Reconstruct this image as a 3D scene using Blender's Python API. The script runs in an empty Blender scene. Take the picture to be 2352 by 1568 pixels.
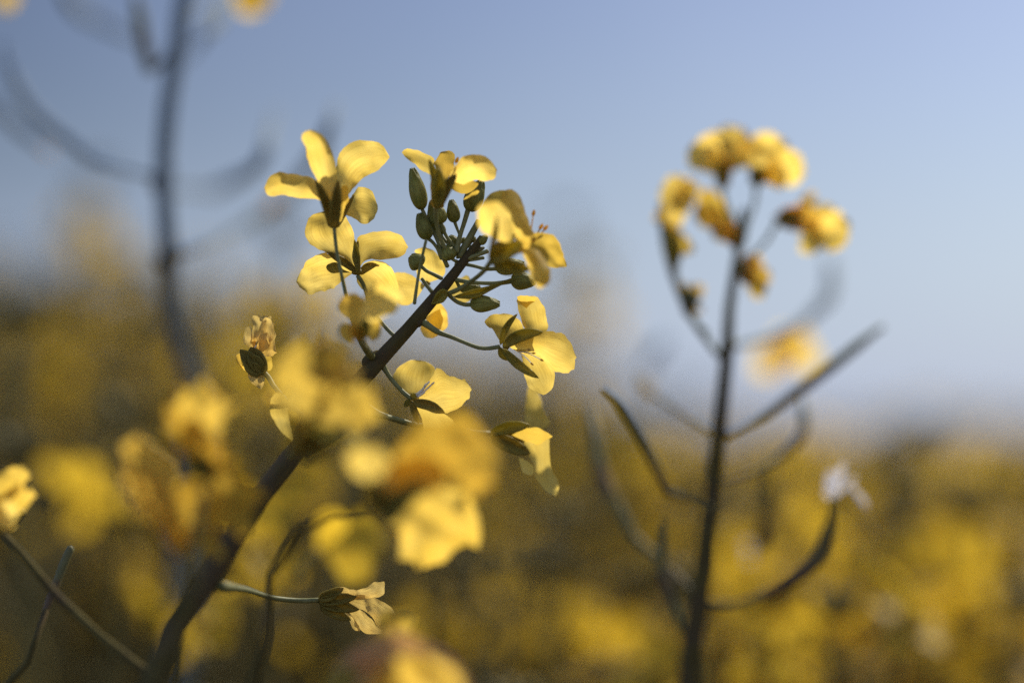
import bpy, math, random
from mathutils import Vector, Matrix, noise

# ------------------------------------------------------------------ camera
CAM = Vector((0.0, 0.0, 1.06))
PITCH = math.radians(3.0)
LENS, SENSOR = 85.0, 36.0
FPX = 2352.0 * LENS / SENSOR              # focal length in pixels of a 2352 px wide view
D = 0.333                                 # focus distance (m)
scene = bpy.context.scene
cd = bpy.data.cameras.new('camera'); cam = bpy.data.objects.new('camera', cd)
scene.collection.objects.link(cam); scene.camera = cam
cam.location = CAM; cam.rotation_euler = (math.radians(90) + PITCH, 0, 0)
cd.lens = LENS; cd.sensor_width = SENSOR; cd.clip_start = 0.01; cd.clip_end = 3000
cd.dof.use_dof = True; cd.dof.focus_distance = D; cd.dof.aperture_fstop = 5.0

# ------------------------------------------------------------------ light
SUN_AZ, SUN_EL = math.radians(36), math.radians(45)     # azimuth from +Y towards +X
world = bpy.data.worlds.new('World'); scene.world = world; world.use_nodes = True
wn, wl = world.node_tree.nodes, world.node_tree.links
wn.clear()
sky = wn.new('ShaderNodeTexSky'); sky.sky_type = 'NISHITA'; sky.sun_disc = False
sky.sun_elevation = SUN_EL; sky.sun_rotation = SUN_AZ
sky.air_density = 1.0; sky.dust_density = 1.2; sky.ozone_density = 3.0
hs = wn.new('ShaderNodeHueSaturation'); hs.inputs['Saturation'].default_value = 1.12
hs.inputs['Hue'].default_value = 0.52
bg = wn.new('ShaderNodeBackground'); bg.inputs['Strength'].default_value = 0.062
wo = wn.new('ShaderNodeOutputWorld')
wtc = wn.new('ShaderNodeTexCoord'); wmp = wn.new('ShaderNodeMapping'); wmp.inputs['Scale'].default_value = (1, 1, 2.4)
wno = wn.new('ShaderNodeTexNoise'); wno.inputs['Scale'].default_value = 5.0; wno.inputs['Detail'].default_value = 2.5; wno.inputs['Distortion'].default_value = 0.6
wrp = wn.new('ShaderNodeMapRange'); wrp.inputs['From Min'].default_value = 0.42; wrp.inputs['From Max'].default_value = 0.72; wrp.inputs['To Max'].default_value = 0.16
wmx = wn.new('ShaderNodeMixRGB'); wmx.inputs[2].default_value = (6.3, 7.4, 10.0, 1)      # thin high cloud
wl.new(wtc.outputs['Generated'], wmp.inputs[0]); wl.new(wmp.outputs[0], wno.inputs['Vector']); wl.new(wno.outputs[0], wrp.inputs['Value'])
wl.new(sky.outputs[0], hs.inputs['Color']); wl.new(hs.outputs[0], wmx.inputs[1]); wl.new(wrp.outputs[0], wmx.inputs[0]); 
# brighter towards the sun and a pale lavender haze low over the field, both fixed to the compass
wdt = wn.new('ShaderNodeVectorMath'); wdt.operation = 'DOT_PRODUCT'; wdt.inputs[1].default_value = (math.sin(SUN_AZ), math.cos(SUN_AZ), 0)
wsc = wn.new('ShaderNodeValToRGB'); wcr = wsc.color_ramp      # position = (dot + 1) / 2 ; unseen sky behind the camera brightened as added fill light
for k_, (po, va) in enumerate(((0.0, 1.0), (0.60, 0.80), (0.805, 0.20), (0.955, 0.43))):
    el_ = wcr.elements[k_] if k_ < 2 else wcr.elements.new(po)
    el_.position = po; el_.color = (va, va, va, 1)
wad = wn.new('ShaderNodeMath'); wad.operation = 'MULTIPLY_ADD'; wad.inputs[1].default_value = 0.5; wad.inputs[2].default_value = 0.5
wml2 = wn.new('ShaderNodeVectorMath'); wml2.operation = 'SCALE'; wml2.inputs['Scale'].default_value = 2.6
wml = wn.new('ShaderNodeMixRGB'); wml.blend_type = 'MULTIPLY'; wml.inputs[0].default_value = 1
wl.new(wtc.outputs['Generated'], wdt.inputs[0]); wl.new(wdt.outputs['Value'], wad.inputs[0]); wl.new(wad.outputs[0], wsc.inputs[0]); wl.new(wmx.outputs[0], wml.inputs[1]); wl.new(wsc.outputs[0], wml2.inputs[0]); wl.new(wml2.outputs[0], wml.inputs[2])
wsp = wn.new('ShaderNodeSeparateXYZ'); wl.new(wtc.outputs['Generated'], wsp.inputs[0])
whz = wn.new('ShaderNodeMapRange'); whz.interpolation_type = 'SMOOTHSTEP'; whz.inputs['From Min'].default_value = -0.02; whz.inputs['From Max'].default_value = 0.16; whz.inputs['To Min'].default_value = 0.85; whz.inputs['To Max'].default_value = 0.0
wl.new(wsp.outputs['Z'], whz.inputs['Value'])
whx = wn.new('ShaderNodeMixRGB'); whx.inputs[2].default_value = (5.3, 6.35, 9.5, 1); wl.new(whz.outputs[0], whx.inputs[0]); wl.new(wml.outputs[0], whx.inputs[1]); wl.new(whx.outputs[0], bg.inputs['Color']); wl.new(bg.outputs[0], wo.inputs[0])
sd = bpy.data.lights.new('sun', 'SUN'); sd.energy = 4.1; sd.angle = math.radians(0.5); sd.color = (1.0, 0.93, 0.80)
sun = bpy.data.objects.new('sun', sd); scene.collection.objects.link(sun)
sdir = Vector((math.sin(SUN_AZ) * math.cos(SUN_EL), math.cos(SUN_AZ) * math.cos(SUN_EL), math.sin(SUN_EL)))
sun.rotation_euler = sdir.to_track_quat('Z', 'Y').to_euler(); sun.location = (3, 3, 6)
scene.view_settings.view_transform = 'Standard'; scene.view_settings.look = 'None'
scene.view_settings.exposure = 0.4; scene.view_settings.gamma = 1.0
try:
    scene.cycles.use_denoising = False; scene.cycles.sample_clamp_indirect = 2.0
    scene.cycles.max_bounces = 8; scene.cycles.diffuse_bounces = 5; scene.cycles.transmission_bounces = 5
    scene.cycles.caustics_reflective = False; scene.cycles.caustics_refractive = False
except Exception: pass

# ------------------------------------------------------------------ materials
def newmat(name):
    m = bpy.data.materials.new(name); m.use_nodes = True; m.node_tree.nodes.clear()
    return m, m.node_tree.nodes, m.node_tree.links

def leafy(name, col, col2, transl=0.5, tcol=None, rough=0.55, spec=0.25, vein=0.0, nscale=250.0, bump=0.0, blotch=None):
    """thin plant tissue: diffuse + light passing through + a little gloss"""
    m, n, l = newmat(name)
    tc = n.new('ShaderNodeTexCoord')
    no = n.new('ShaderNodeTexNoise'); no.inputs['Scale'].default_value = nscale; no.inputs['Detail'].default_value = 4
    l.new(tc.outputs['Object'], no.inputs['Vector'])
    ramp = n.new('ShaderNodeValToRGB'); ramp.color_ramp.elements[0].position = 0.32; ramp.color_ramp.elements[1].position = 0.68
    ramp.color_ramp.elements[0].color = (*col, 1); ramp.color_ramp.elements[1].color = (*col2, 1)
    l.new(no.outputs[0], ramp.inputs[0]); cur = ramp.outputs[0]
    oi = n.new('ShaderNodeObjectInfo')
    hv = n.new('ShaderNodeHueSaturation')
    mr = n.new('ShaderNodeMapRange'); mr.inputs['To Min'].default_value = 0.84; mr.inputs['To Max'].default_value = 1.1
    l.new(oi.outputs['Random'], mr.inputs['Value']); l.new(mr.outputs[0], hv.inputs['Value']); l.new(cur, hv.inputs['Color']); cur = hv.outputs[0]
    hgt = None
    if vein > 0:
        mp = n.new('ShaderNodeMapping'); mp.inputs['Scale'].default_value = (30, 1.6, 1)
        l.new(tc.outputs['UV'], mp.inputs['Vector'])
        vn = n.new('ShaderNodeTexNoise'); vn.inputs['Scale'].default_value = 1.6; vn.inputs['Detail'].default_value = 3; vn.inputs['Distortion'].default_value = 0.5
        l.new(mp.outputs[0], vn.inputs['Vector'])
        vr = n.new('ShaderNodeValToRGB'); vr.color_ramp.elements[0].position = 0.42; vr.color_ramp.elements[1].position = 0.56
        vr.color_ramp.elements[0].color = (1 - vein, 1 - vein * 1.15, 1 - vein * 1.2, 1); vr.color_ramp.elements[1].color = (1, 1, 1, 1)
        l.new(vn.outputs[0], vr.inputs[0])
        mx = n.new('ShaderNodeMixRGB'); mx.blend_type = 'MULTIPLY'; mx.inputs[0].default_value = 1.0
        l.new(cur, mx.inputs[1]); l.new(vr.outputs[0], mx.inputs[2]); cur = mx.outputs[0]
        hgt = vn.outputs[0]
    if blotch:
        b = n.new('ShaderNodeTexNoise'); b.inputs['Scale'].default_value = nscale * 0.35; b.inputs['Detail'].default_value = 3
        l.new(tc.outputs['Object'], b.inputs['Vector'])
        br = n.new('ShaderNodeValToRGB'); br.color_ramp.elements[0].position = 0.48; br.color_ramp.elements[1].position = 0.62
        l.new(b.outputs[0], br.inputs[0])
        mx = n.new('ShaderNodeMixRGB'); l.new(br.outputs[0], mx.inputs[0]); l.new(cur, mx.inputs[1]); mx.inputs[2].default_value = (*blotch, 1); cur = mx.outputs[0]
    bs = n.new('ShaderNodeBsdfPrincipled'); bs.inputs['Roughness'].default_value = rough
    bs.inputs['Specular IOR Level'].default_value = spec
    l.new(cur, bs.inputs['Base Color'])
    bu = n.new('ShaderNodeBump'); bu.inputs['Strength'].default_value = bump; bu.inputs['Distance'].default_value = 0.0003
    l.new(hgt if hgt else no.outputs[0], bu.inputs['Height'])
    if bump > 0: l.new(bu.outputs[0], bs.inputs['Normal'])
    o = n.new('ShaderNodeOutputMaterial')
    if transl > 0:
        tr = n.new('ShaderNodeBsdfTranslucent')
        if tcol:
            mt = n.new('ShaderNodeMixRGB'); mt.blend_type = 'MULTIPLY'; mt.inputs[0].default_value = 1
            l.new(cur, mt.inputs[1]); mt.inputs[2].default_value = (*tcol, 1); l.new(mt.outputs[0], tr.inputs[0])
        else: l.new(cur, tr.inputs[0])
        if bump > 0: l.new(bu.outputs[0], tr.inputs['Normal'])
        ms = n.new('ShaderNodeMixShader'); ms.inputs[0].default_value = transl
        l.new(bs.outputs[0], ms.inputs[1]); l.new(tr.outputs[0], ms.inputs[2]); l.new(ms.outputs[0], o.inputs[0])
    else: l.new(bs.outputs[0], o.inputs[0])
    return m

M = {}
M['petal'] = leafy('yellow_petal', (0.90, 0.635, 0.105), (0.94, 0.71, 0.165), 0.78, vein=0.15, bump=0.12, nscale=300, spec=.10)
M['petal_soft'] = leafy('golden_petal', (0.80, 0.53, 0.065), (0.87, 0.61, 0.105), 0.72, vein=0.08, bump=0.1, spec=.10)
M['petal_near'] = leafy('deep_yellow_petal', (0.60, 0.36, 0.035), (0.70, 0.45, 0.055), 0.62, vein=0.08, bump=0.1, spec=.10)
M['petal_amber'] = leafy('amber_shade_petal', (0.78, 0.49, 0.065), (0.85, 0.58, 0.09), 0.7, vein=0.12, bump=0.3, spec=.12)  # amber of wilting petals; also paints shading into near flowers
M['petal_wilted'] = leafy('wilted_petal', (0.86, 0.60, 0.14), (0.92, 0.70, 0.24), 0.55, vein=0.2, bump=0.5, spec=.12, blotch=(0.78, 0.49, 0.09))
M['petal_pink'] = leafy('pink_tinged_petal', (0.62, 0.28, 0.12), (0.80, 0.55, 0.16), 0.4, vein=0.2, bump=0.4, nscale=110)
M['petal_white'] = leafy('bleached_petal', (0.80, 0.75, 0.70), (0.88, 0.85, 0.82), 0.5, vein=0.1)
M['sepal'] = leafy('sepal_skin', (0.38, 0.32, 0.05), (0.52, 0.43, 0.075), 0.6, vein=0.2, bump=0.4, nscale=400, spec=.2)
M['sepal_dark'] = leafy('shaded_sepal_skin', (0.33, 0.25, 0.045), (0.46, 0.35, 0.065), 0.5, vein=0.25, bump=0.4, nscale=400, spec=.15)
M['bud'] = leafy('bud_skin', (0.22, 0.22, 0.035), (0.37, 0.35, 0.085), 0.25, vein=0.25, bump=0.6, nscale=500, rough=0.5, spec=0.15)
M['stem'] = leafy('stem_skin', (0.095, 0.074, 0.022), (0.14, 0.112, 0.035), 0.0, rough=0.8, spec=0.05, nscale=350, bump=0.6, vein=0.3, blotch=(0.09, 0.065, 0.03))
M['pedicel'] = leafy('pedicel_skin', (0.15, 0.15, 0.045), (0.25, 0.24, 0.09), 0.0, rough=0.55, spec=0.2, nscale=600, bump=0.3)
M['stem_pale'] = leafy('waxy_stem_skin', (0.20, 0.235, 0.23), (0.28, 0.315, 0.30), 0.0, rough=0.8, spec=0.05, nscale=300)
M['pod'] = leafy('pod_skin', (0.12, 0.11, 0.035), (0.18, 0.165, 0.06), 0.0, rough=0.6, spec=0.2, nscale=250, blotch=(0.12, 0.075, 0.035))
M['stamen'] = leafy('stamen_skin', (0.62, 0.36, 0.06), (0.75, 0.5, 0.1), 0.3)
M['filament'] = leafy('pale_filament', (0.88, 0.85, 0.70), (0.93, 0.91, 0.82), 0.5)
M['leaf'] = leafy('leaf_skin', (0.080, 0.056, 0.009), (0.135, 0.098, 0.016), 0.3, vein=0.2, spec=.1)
M['bgstem'] = leafy('field_stem_skin', (0.13, 0.10, 0.028), (0.20, 0.16, 0.05), 0.0, spec=.1)
M['bgpetal'] = leafy('field_petal', (0.64, 0.40, 0.022), (0.82, 0.55, 0.04), 0.55)

# ------------------------------------------------------------------ coordinate helpers
CP, SP = math.cos(PITCH), math.sin(PITCH)
def deep(z):
    """distance from the lens for a listed depth step (mm from the focus plane); layers further off it are spread wider"""
    q = abs(z) * 0.001; w = min(max((q - 0.003) / 0.009, 0), 1); w = w * w * (3 - 2 * w)
    if z > 90: return D + z * 0.001
    if z >= 0: k = q / (D + q) * 1.61; return D + q * (1 - w) + w * D * k / (1 - k)
    k = q / (D - q) * 1.61; return D - q * (1 - w) - w * D * k / (1 + k)
def P(x, y, z=0.0, raw=False):
    """pixel of the 2352x1568 view + depth step -> world point"""
    d = D + z * 0.001 if raw else deep(z)
    r = (x - 1176) / FPX * d; u = (784 - y) / FPX * d
    return Vector((CAM.x + r, CAM.y + d * CP - u * SP, CAM.z + d * SP + u * CP))
def px(z=0.0): return deep(z) / FPX      # size of a pixel at that depth
def zoomer(x0, y0, s): return lambda X, Y: ((x0 + X / s) * 0.9408, (y0 + Y / s) * 0.9408)
Z1 = zoomer(600, 280, 3.2675); Z2 = zoomer(950, 330, 3.646); Z3 = zoomer(550, 680, 3.733)
Z4 = zoomer(900, 680, 2.751); Z5 = zoomer(1500, 280, 2.177); Z6 = zoomer(1400, 780, 1.7675)
Z7 = zoomer(0, 0, 1.65); Z8 = zoomer(0, 850, 1.8816)

def catmull(pts, n):
    """n points evenly spaced along a Catmull-Rom curve through pts (Vectors of any size)"""
    if len(pts) == 2: return [pts[0].lerp(pts[1], i / (n - 1)) for i in range(n)]
    q = [pts[0] * 2 - pts[1]] + list(pts) + [pts[-1] * 2 - pts[-2]]
    dense = []
    for i in range(1, len(q) - 2):
        for k in range(12):
            t = k / 12; a, b, c, d = q[i - 1], q[i], q[i + 1], q[i + 2]
            dense.append(0.5 * (2 * b + (c - a) * t + (2 * a - 5 * b + 4 * c - d) * t * t + (3 * b - a - 3 * c + d) * t ** 3))
    dense.append(pts[-1].copy())
    L = [0.0]
    for a, b in zip(dense, dense[1:]): L.append(L[-1] + (b - a).length)
    out = []; j = 0
    for i in range(n):
        s = L[-1] * i / (n - 1)
        while j < len(L) - 2 and L[j + 1] < s: j += 1
        w = (s - L[j]) / max(L[j + 1] - L[j], 1e-12)
        out.append(dense[j].lerp(dense[j + 1], min(max(w, 0), 1)))
    return out

# ------------------------------------------------------------------ mesh and object helpers
COL = scene.collection
WLOC = {}
class MB:
    def __init__(s): s.v, s.f, s.uv = [], [], []
    def add(s, v, f, uv=None):
        o = len(s.v); s.v += v; s.f += [tuple(i + o for i in q) for q in f]; s.uv += uv if uv else [(0, 0)] * len(v)
    def build(s, name, mat, parent=None, label=None, thick=0.0, origin=None, sub=0):
        c = origin if origin is not None else sum(s.v, Vector()) / len(s.v)
        me = bpy.data.meshes.new(name); me.from_pydata([p - c for p in s.v], [], s.f)
        ul = me.uv_layers.new(name='UVMap')
        for lp in me.loops: ul.data[lp.index].uv = s.uv[lp.vertex_index]
        me.polygons.foreach_set('use_smooth', [True] * len(me.polygons)); me.materials.append(mat); me.update()
        o = bpy.data.objects.new(name, me); COL.objects.link(o)
        WLOC[o.name] = c.copy()
        if parent: o.parent = parent; o.location = c - WLOC[parent.name]
        else: o.location = c
        if label: o['label'] = label
        if thick: md = o.modifiers.new('thickness', 'SOLIDIFY'); md.thickness = thick; md.offset = 0
        if sub: md = o.modifiers.new('smooth', 'SUBSURF'); md.levels = sub; md.render_levels = sub
        return o

def empty(name, loc, label=None, cat=None, group=None):
    o = bpy.data.objects.new(name, None); COL.objects.link(o); o.location = loc; o.empty_display_size = 0.02
    WLOC[o.name] = Vector(loc)
    if label: o['label'] = label
    if cat: o['category'] = cat
    if group: o['group'] = group
    return o

def tube_geo(pts, rad, n=28, seg=10, wob=0.0, seed=0):
    c = catmull(pts, n); m = len(rad)
    def R(t):
        x = t * (m - 1); i = min(int(x), m - 2); w = x - i; w = w * w * (3 - 2 * w); return rad[i] * (1 - w) + rad[i + 1] * w
    t0 = (c[1] - c[0]).normalized(); up = Vector((0, 0, 1)) if abs(t0.z) < 0.9 else Vector((1, 0, 0))
    nrm = t0.cross(up).normalized(); V, F, U = [], [], []
    for i in range(n):
        t = (c[min(i + 1, n - 1)] - c[max(i - 1, 0)]).normalized()
        nrm = (nrm - t * nrm.dot(t)).normalized(); bn = t.cross(nrm)
        r = R(i / (n - 1))
        for k in range(seg):
            a = 2 * math.pi * k / seg
            rr = r * (1 + wob * noise.noise(Vector((math.cos(a) * 1.5 + seed, math.sin(a) * 1.5, i * 0.35))))
            V.append(c[i] + (nrm * math.cos(a) + bn * math.sin(a)) * rr); U.append((k / seg, i / (n - 1) * 4))
    for i in range(n - 1):
        for k in range(seg): F.append((i * seg + k, i * seg + (k + 1) % seg, (i + 1) * seg + (k + 1) % seg, (i + 1) * seg + k))
    V.append(c[0] - (c[1] - c[0]).normalized() * rad[0] * .4); V.append(c[-1] + (c[-1] - c[-2]).normalized() * rad[-1] * .6); U += [(0, 0), (0, 1)]
    a, b = len(V) - 2, len(V) - 1
    for k in range(seg): F.append((a, (k + 1) % seg, k)); F.append((b, (n - 1) * seg + k, (n - 1) * seg + (k + 1) % seg))
    return V, F, U

def tubepx(pts, rpx, zs, **kw):
    """pts in pixels, radii in pixels, zs = list of depths (mm) spread along the points"""
    m = len(pts); out = []
    for i, p in enumerate(pts):
        x = i / (m - 1) * (len(zs) - 1) if len(zs) > 1 else 0; j = min(int(x), max(len(zs) - 2, 0)); w = x - j
        z = zs[j] * (1 - w) + zs[min(j + 1, len(zs) - 1)] * w; out.append(P(p[0], p[1], z))
    zm = sum(zs) / len(zs)
    return tube_geo(out, [r * px(zm) for r in rpx], **kw)

def v2(p): return Vector((p[0], p[1]))
SEED = [1]
def patch_geo(base, L, R, tip, zb, zt, cup=0.0, bow=0.0, ruf=0.4, nr=22, nc=13, fray=0.6, crum=0.0):
    SEED[0] += 7; sd = SEED[0] * 1.37
    Lc = catmull([v2(base)] + [v2(p) for p in L] + [v2(tip)], nr); Rc = catmull([v2(base)] + [v2(p) for p in R] + [v2(tip)], nr)
    V, F, U = [], [], []
    for i in range(nr):
        t = i / (nr - 1)
        for k in range(nc):
            s = k / (nc - 1); p = Lc[i].lerp(Rc[i], s)
            e = (2 * s - 1) ** 2
            nz = noise.noise(Vector((p.x * 0.018 + sd, p.y * 0.018, sd)))
            n2 = noise.noise(Vector((p.x * 0.055, p.y * 0.055 + sd, sd * 2)))
            z = zb + (zt - zb) * t + 0.6 * bow * math.sin(math.pi * t) + 0.6 * cup * e * math.sin(math.pi * min(t * 1.05, 1)) + ruf * (nz * 1.6 + n2 * 0.5 * (0.4 + e)) * min(1, t * 2)
            if crum:
                n3 = noise.noise(Vector((p.x * 0.035 + sd, p.y * 0.018, 3.1))); n4 = noise.noise(Vector((p.x * 0.08, p.y * 0.05 + sd, 9.1)))
                z += crum * (abs(n3) * 2.2 - .5 + n4 * .35)
            edge = max(e, max(0, (t - .75) * 4)) if t > 0.3 else 0
            f = fray * edge * 6
            x = p.x + f * noise.noise(Vector((p.x * 0.06, p.y * 0.06, sd + 5))); y = p.y + f * noise.noise(Vector((p.x * 0.06, p.y * 0.06, sd + 9)))
            if fray > 2 and t > .25:
                f = fray * 9 * (0.35 + e); x += f * noise.noise(Vector((p.x * 0.017, p.y * 0.017, sd + 15))); y += f * noise.noise(Vector((p.x * 0.017, p.y * 0.017, sd + 19)))
            V.append(P(x, y, z)); U.append((s, t))
    for i in range(nr - 1):
        for k in range(nc - 1): a = i * nc + k; F.append((a, a + 1, a + nc + 1, a + nc))
    return V, F, U

def petal(par, base, L, R, tip, zb, zt, mat='petal', name='petal', label=None, thick=0.0, **kw):
    m = MB(); m.add(*patch_geo(base, L, R, tip, zb, zt, **kw)); return m.build(name, M[mat], par, label, thick=thick)

def bt_edges(base, tip, w, wb=0.22, bend=0.0, notch=0.06):
    b, t = v2(base), v2(tip); d = t - b; ln = d.length; pr = Vector((-d.y, d.x)) / max(ln, 1e-6)
    L, R = [], []
    for q in (0.12, 0.28, 0.45, 0.62, 0.78, 0.9, 0.97):
        ww = (wb + (1 - wb) * (min(q / 0.6, 1) ** 1.3)) * (math.sqrt(max(0, 1 - ((q - 0.58) / 0.44) ** 2)) if q > 0.58 else 1)
        c = b + d * q + pr * (bend * ln * math.sin(math.pi * q))
        L.append(c + pr * ww * w * .5); R.append(c - pr * ww * w * .5)
    return L, R
def petal_bt(par, base, tip, w, zb, zt, mat='petal', bend=0.0, wb=0.22, **kw):
    L, R = bt_edges(base, tip, w, wb, bend); return petal(par, base, L, R, tip, zb, zt, mat=mat, **kw)
def sepal_bt(par, base, tip, w, zb, zt, mat='sepal', bend=0.0, **kw):
    b, t = v2(base), v2(tip); d = t - b; pr = Vector((-d.y, d.x)) / d.length
    L, R = [], []
    for q, ww in ((0.1, .7), (.3, .95), (.5, 1), (.72, .8), (.9, .42)):
        c = b + d * q + pr * (bend * d.length * math.sin(math.pi * q)); L.append(c + pr * ww * w * .5); R.append(c - pr * ww * w * .5)
    kw.setdefault('cup', -w * 0.03); kw.setdefault('ruf', 0.1); kw.setdefault('fray', 0.15)
    return petal(par, base, L, R, tip, zb, zt, mat=mat, name='sepal', thick=0.00022, nr=14, nc=9, **kw)

def bud_geo(b, t, w, lob=4, n=18, seg=28, seed=0.0):
    ax = t - b; ln = ax.length; ax.normalize(); u = ax.orthogonal().normalized(); v = ax.cross(u); V, F, U = [], [], []
    for i in range(n):
        q = i / (n - 1)
        r = w * 0.5 * (math.sin(math.pi * (0.05 + 0.9 * q ** 0.85)) ** 0.62) * (1.22 - 0.30 * q)
        for k in range(seg):
            a = 2 * math.pi * k / seg + seed
            g = math.exp(-(math.sin(lob * a / 2) / 0.22) ** 2)
            rr = r * (1 + 0.05 * math.cos(lob * a) - 0.10 * g * min(1, q * 2)) * (1 + 0.05 * noise.noise(Vector((a, q * 3, seed))))
            V.append(b + ax * (ln * (q + (0.04 * math.cos(lob * a + math.pi) if q > 0.8 else 0))) + (u * math.cos(a) + v * math.sin(a)) * rr)
            U.append((k / seg, q))
    for i in range(n - 1):
        for k in range(seg): F.append((i * seg + k, i * seg + (k + 1) % seg, (i + 1) * seg + (k + 1) % seg, (i + 1) * seg + k))
    V += [b.copy(), b + ax * ln * 1.0]; U += [(0, 0), (0, 1)]; a0, b0 = len(V) - 2, len(V) - 1
    for k in range(seg): F.append((a0, (k + 1) % seg, k)); F.append((b0, (n - 1) * seg + k, (n - 1) * seg + (k + 1) % seg))
    return V, F, U

def bud(par, base, tip, w, z, ped=None, pr=(4.5, 4, 5.5), mat='bud', zt=None, label=None, pz=None):
    zt = z if zt is None else zt
    m = MB(); m.add(*bud_geo(P(*base, z), P(*tip, zt), w * px(z), seed=random.random() * 3)); o = m.build('flower_bud', M[mat], par, label)
    if ped:
        pm = MB(); pm.add(*tubepx(list(ped), list(pr), pz if pz else [0, z], seg=8, n=22)); pm.build('pedicel', M['pedicel'], o)
    return o

def flower(par, c, z, r=12, ped=None, pr=(5, 4.5, 6), pz=None, mat='sepal_dark', label=None, c2=None, pmat='pedicel'):
    """the receptacle of a flower; petals, sepals and pedicel become its sub-parts"""
    m = MB(); c2 = c2 or (c[0] + r * 0.2, c[1] - r * 0.9)
    m.add(*bud_geo(P(*c, z + 0.2), P(*c2, z + .2), r * 2 * px(z), n=12, seg=16)); o = m.build('flower', M[mat], par, label)
    if ped:
        pm = MB(); pm.add(*tubepx(list(ped), list(pr), pz if pz else [z], seg=8, n=26)); pm.build('pedicel', M[pmat], o)
    return o

def stamen(fl, a, b, z, zt, r=2.2, head=5.0, mat='stamen', fmat='filament'):
    m = MB(); m.add(*tubepx([a, ((a[0] + b[0]) / 2 + 2, (a[1] + b[1]) / 2), b], [r, r * .8, r * .7], [z, zt], seg=6, n=8)); o = m.build('stamen', M[fmat], fl)
    if head:
        d = v2(b) - v2(a); d.normalize(); p0, p1 = v2(b) - d * head * .8, v2(b) + d * head * 1.6
        m2 = MB(); m2.add(*bud_geo(P(p0.x, p0.y, zt), P(p1.x, p1.y, zt - .2), head * 1.3 * px(), lob=2, n=8, seg=10))
        m2.build('stamen', M[mat], fl)

def pod(par, pts, r, zs, split=0.35, mat='pod', rp=None, tipdot=None, flip=False):
    """a seed pod on its stalk, points run from the stem outwards"""
    pts = [v2(p) for p in pts]; c = catmull(pts, 40); k = max(3, int(40 * split))
    rp = rp or r * 0.42
    za, zb = zs[0], zs[-1]; zk = za + (zb - za) * split
    m = MB(); m.add(*tubepx([c[k], c[(k + 39) // 2], c[39 - (39 - k) // 5], c[39]], [r * .75, r, r * .95, r * .45], [zk, zb], n=30, seg=12, wob=0.12, seed=SEED[0])); SEED[0] += 1
    o = m.build('seed_pod', M[mat], par)
    m = MB(); m.add(*tubepx([c[0], c[k // 2], c[k]], [rp, rp, r * .75], [za, zk], n=16, seg=8)); m.build('pedicel', M[mat], o)
    if tipdot:
        e = c[-1]; d = (c[-1] - c[-2]).normalized(); m = MB(); m.add(*bud_geo(P(e.x, e.y, zb), P(e.x + d.x * tipdot * 1.4, e.y + d.y * tipdot * 1.4, zb), tipdot * px(zb), n=8, seg=10)); m.build('stigma', M['petal_wilted'], o)
    return o

def stem_to_ground(pts, zs, rads, foot=None, wob=0.06, n=70, seg=16):
    """stem through screen points (top first) carried on down to the soil; rads = pixel radii spread along the points"""
    m = len(pts); W, R = [], []
    def at(l, i):
        x = i / (m - 1) * (len(l) - 1); j = min(int(x), len(l) - 2); w = x - j; return l[j] * (1 - w) + l[j + 1] * w
    for i, p in enumerate(pts): z = at(zs, i); W.append(P(p[0], p[1], z)); R.append(at(rads, i) * px(z))
    e = W[-1]; d = (W[-1] - W[-2]).normalized()
    g = Vector(foot) if foot else Vector((e.x + d.x * 0.16, e.y + d.y * 0.12, 0))
    W += [e + d * 0.05 + Vector((0, 0, -0.02)), e.lerp(g, 0.35) + d * 0.04 * (1 - abs(d.z)), e.lerp(g, 0.7) + d * 0.015, g]
    R += [R[-1] * k for k in (1.05, 1.2, 1.35, 1.5)]
    L = [0]
    for p, q in zip(W, W[1:]): L.append(L[-1] + (q - p).length)
    rr = []
    for k in range(90):
        s = L[-1] * k / 89; i = max(i for i in range(len(L) - 1) if L[i] <= s + 1e-9); w = (s - L[i]) / (L[i + 1] - L[i]); rr.append(R[i] * (1 - w) + R[i + 1] * w)
    return tube_geo(W, rr, n=n * 2, seg=seg, wob=wob), g
def plant(pts, zs, rads, label, foot=None, mat='stem', **kw):
    geo, g = stem_to_ground(pts, zs, rads, foot, **kw)
    root = empty('rapeseed_plant', g, label, 'plant')
    m = MB(); m.add(*geo); m.build('stem', M[mat], root); return root

random.seed(4)

# ------------------------------------------------------------------ ground
g = bpy.data.meshes.new('ground'); g.from_pydata([(-400, -20, 0), (400, -20, 0), (400, 900, 0), (-400, 900, 0)], [], [(0, 1, 2, 3)])
go = bpy.data.objects.new('ground', g); COL.objects.link(go); go['kind'] = 'structure'; go['label'] = 'bare brown soil under the crop'
g.materials.append(leafy('soil', (0.06, 0.045, 0.028), (0.12, 0.09, 0.055), 0, nscale=30, bump=0))

# ================================================================== the sharp plant in the middle
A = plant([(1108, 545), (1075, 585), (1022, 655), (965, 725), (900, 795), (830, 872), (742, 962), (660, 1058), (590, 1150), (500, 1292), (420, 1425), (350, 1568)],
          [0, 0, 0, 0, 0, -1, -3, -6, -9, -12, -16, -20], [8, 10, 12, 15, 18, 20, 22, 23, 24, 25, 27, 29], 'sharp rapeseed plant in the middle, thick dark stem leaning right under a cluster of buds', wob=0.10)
# stem width: thin at the top, thick below, so lay a second tapering layer of nodes where pedicels leave
def node(par, p, z, r):
    m = MB(); m.add(*bud_geo(P(p[0] - r, p[1] + r, z), P(p[0] + r, p[1] - r, z), r * 1.7 * px(z), n=10, seg=14)); return m.build('stem_node', M['stem'], par)
node(A, (852, 825), -.5, 17); node(A, (964, 735), 0, 14)

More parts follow.
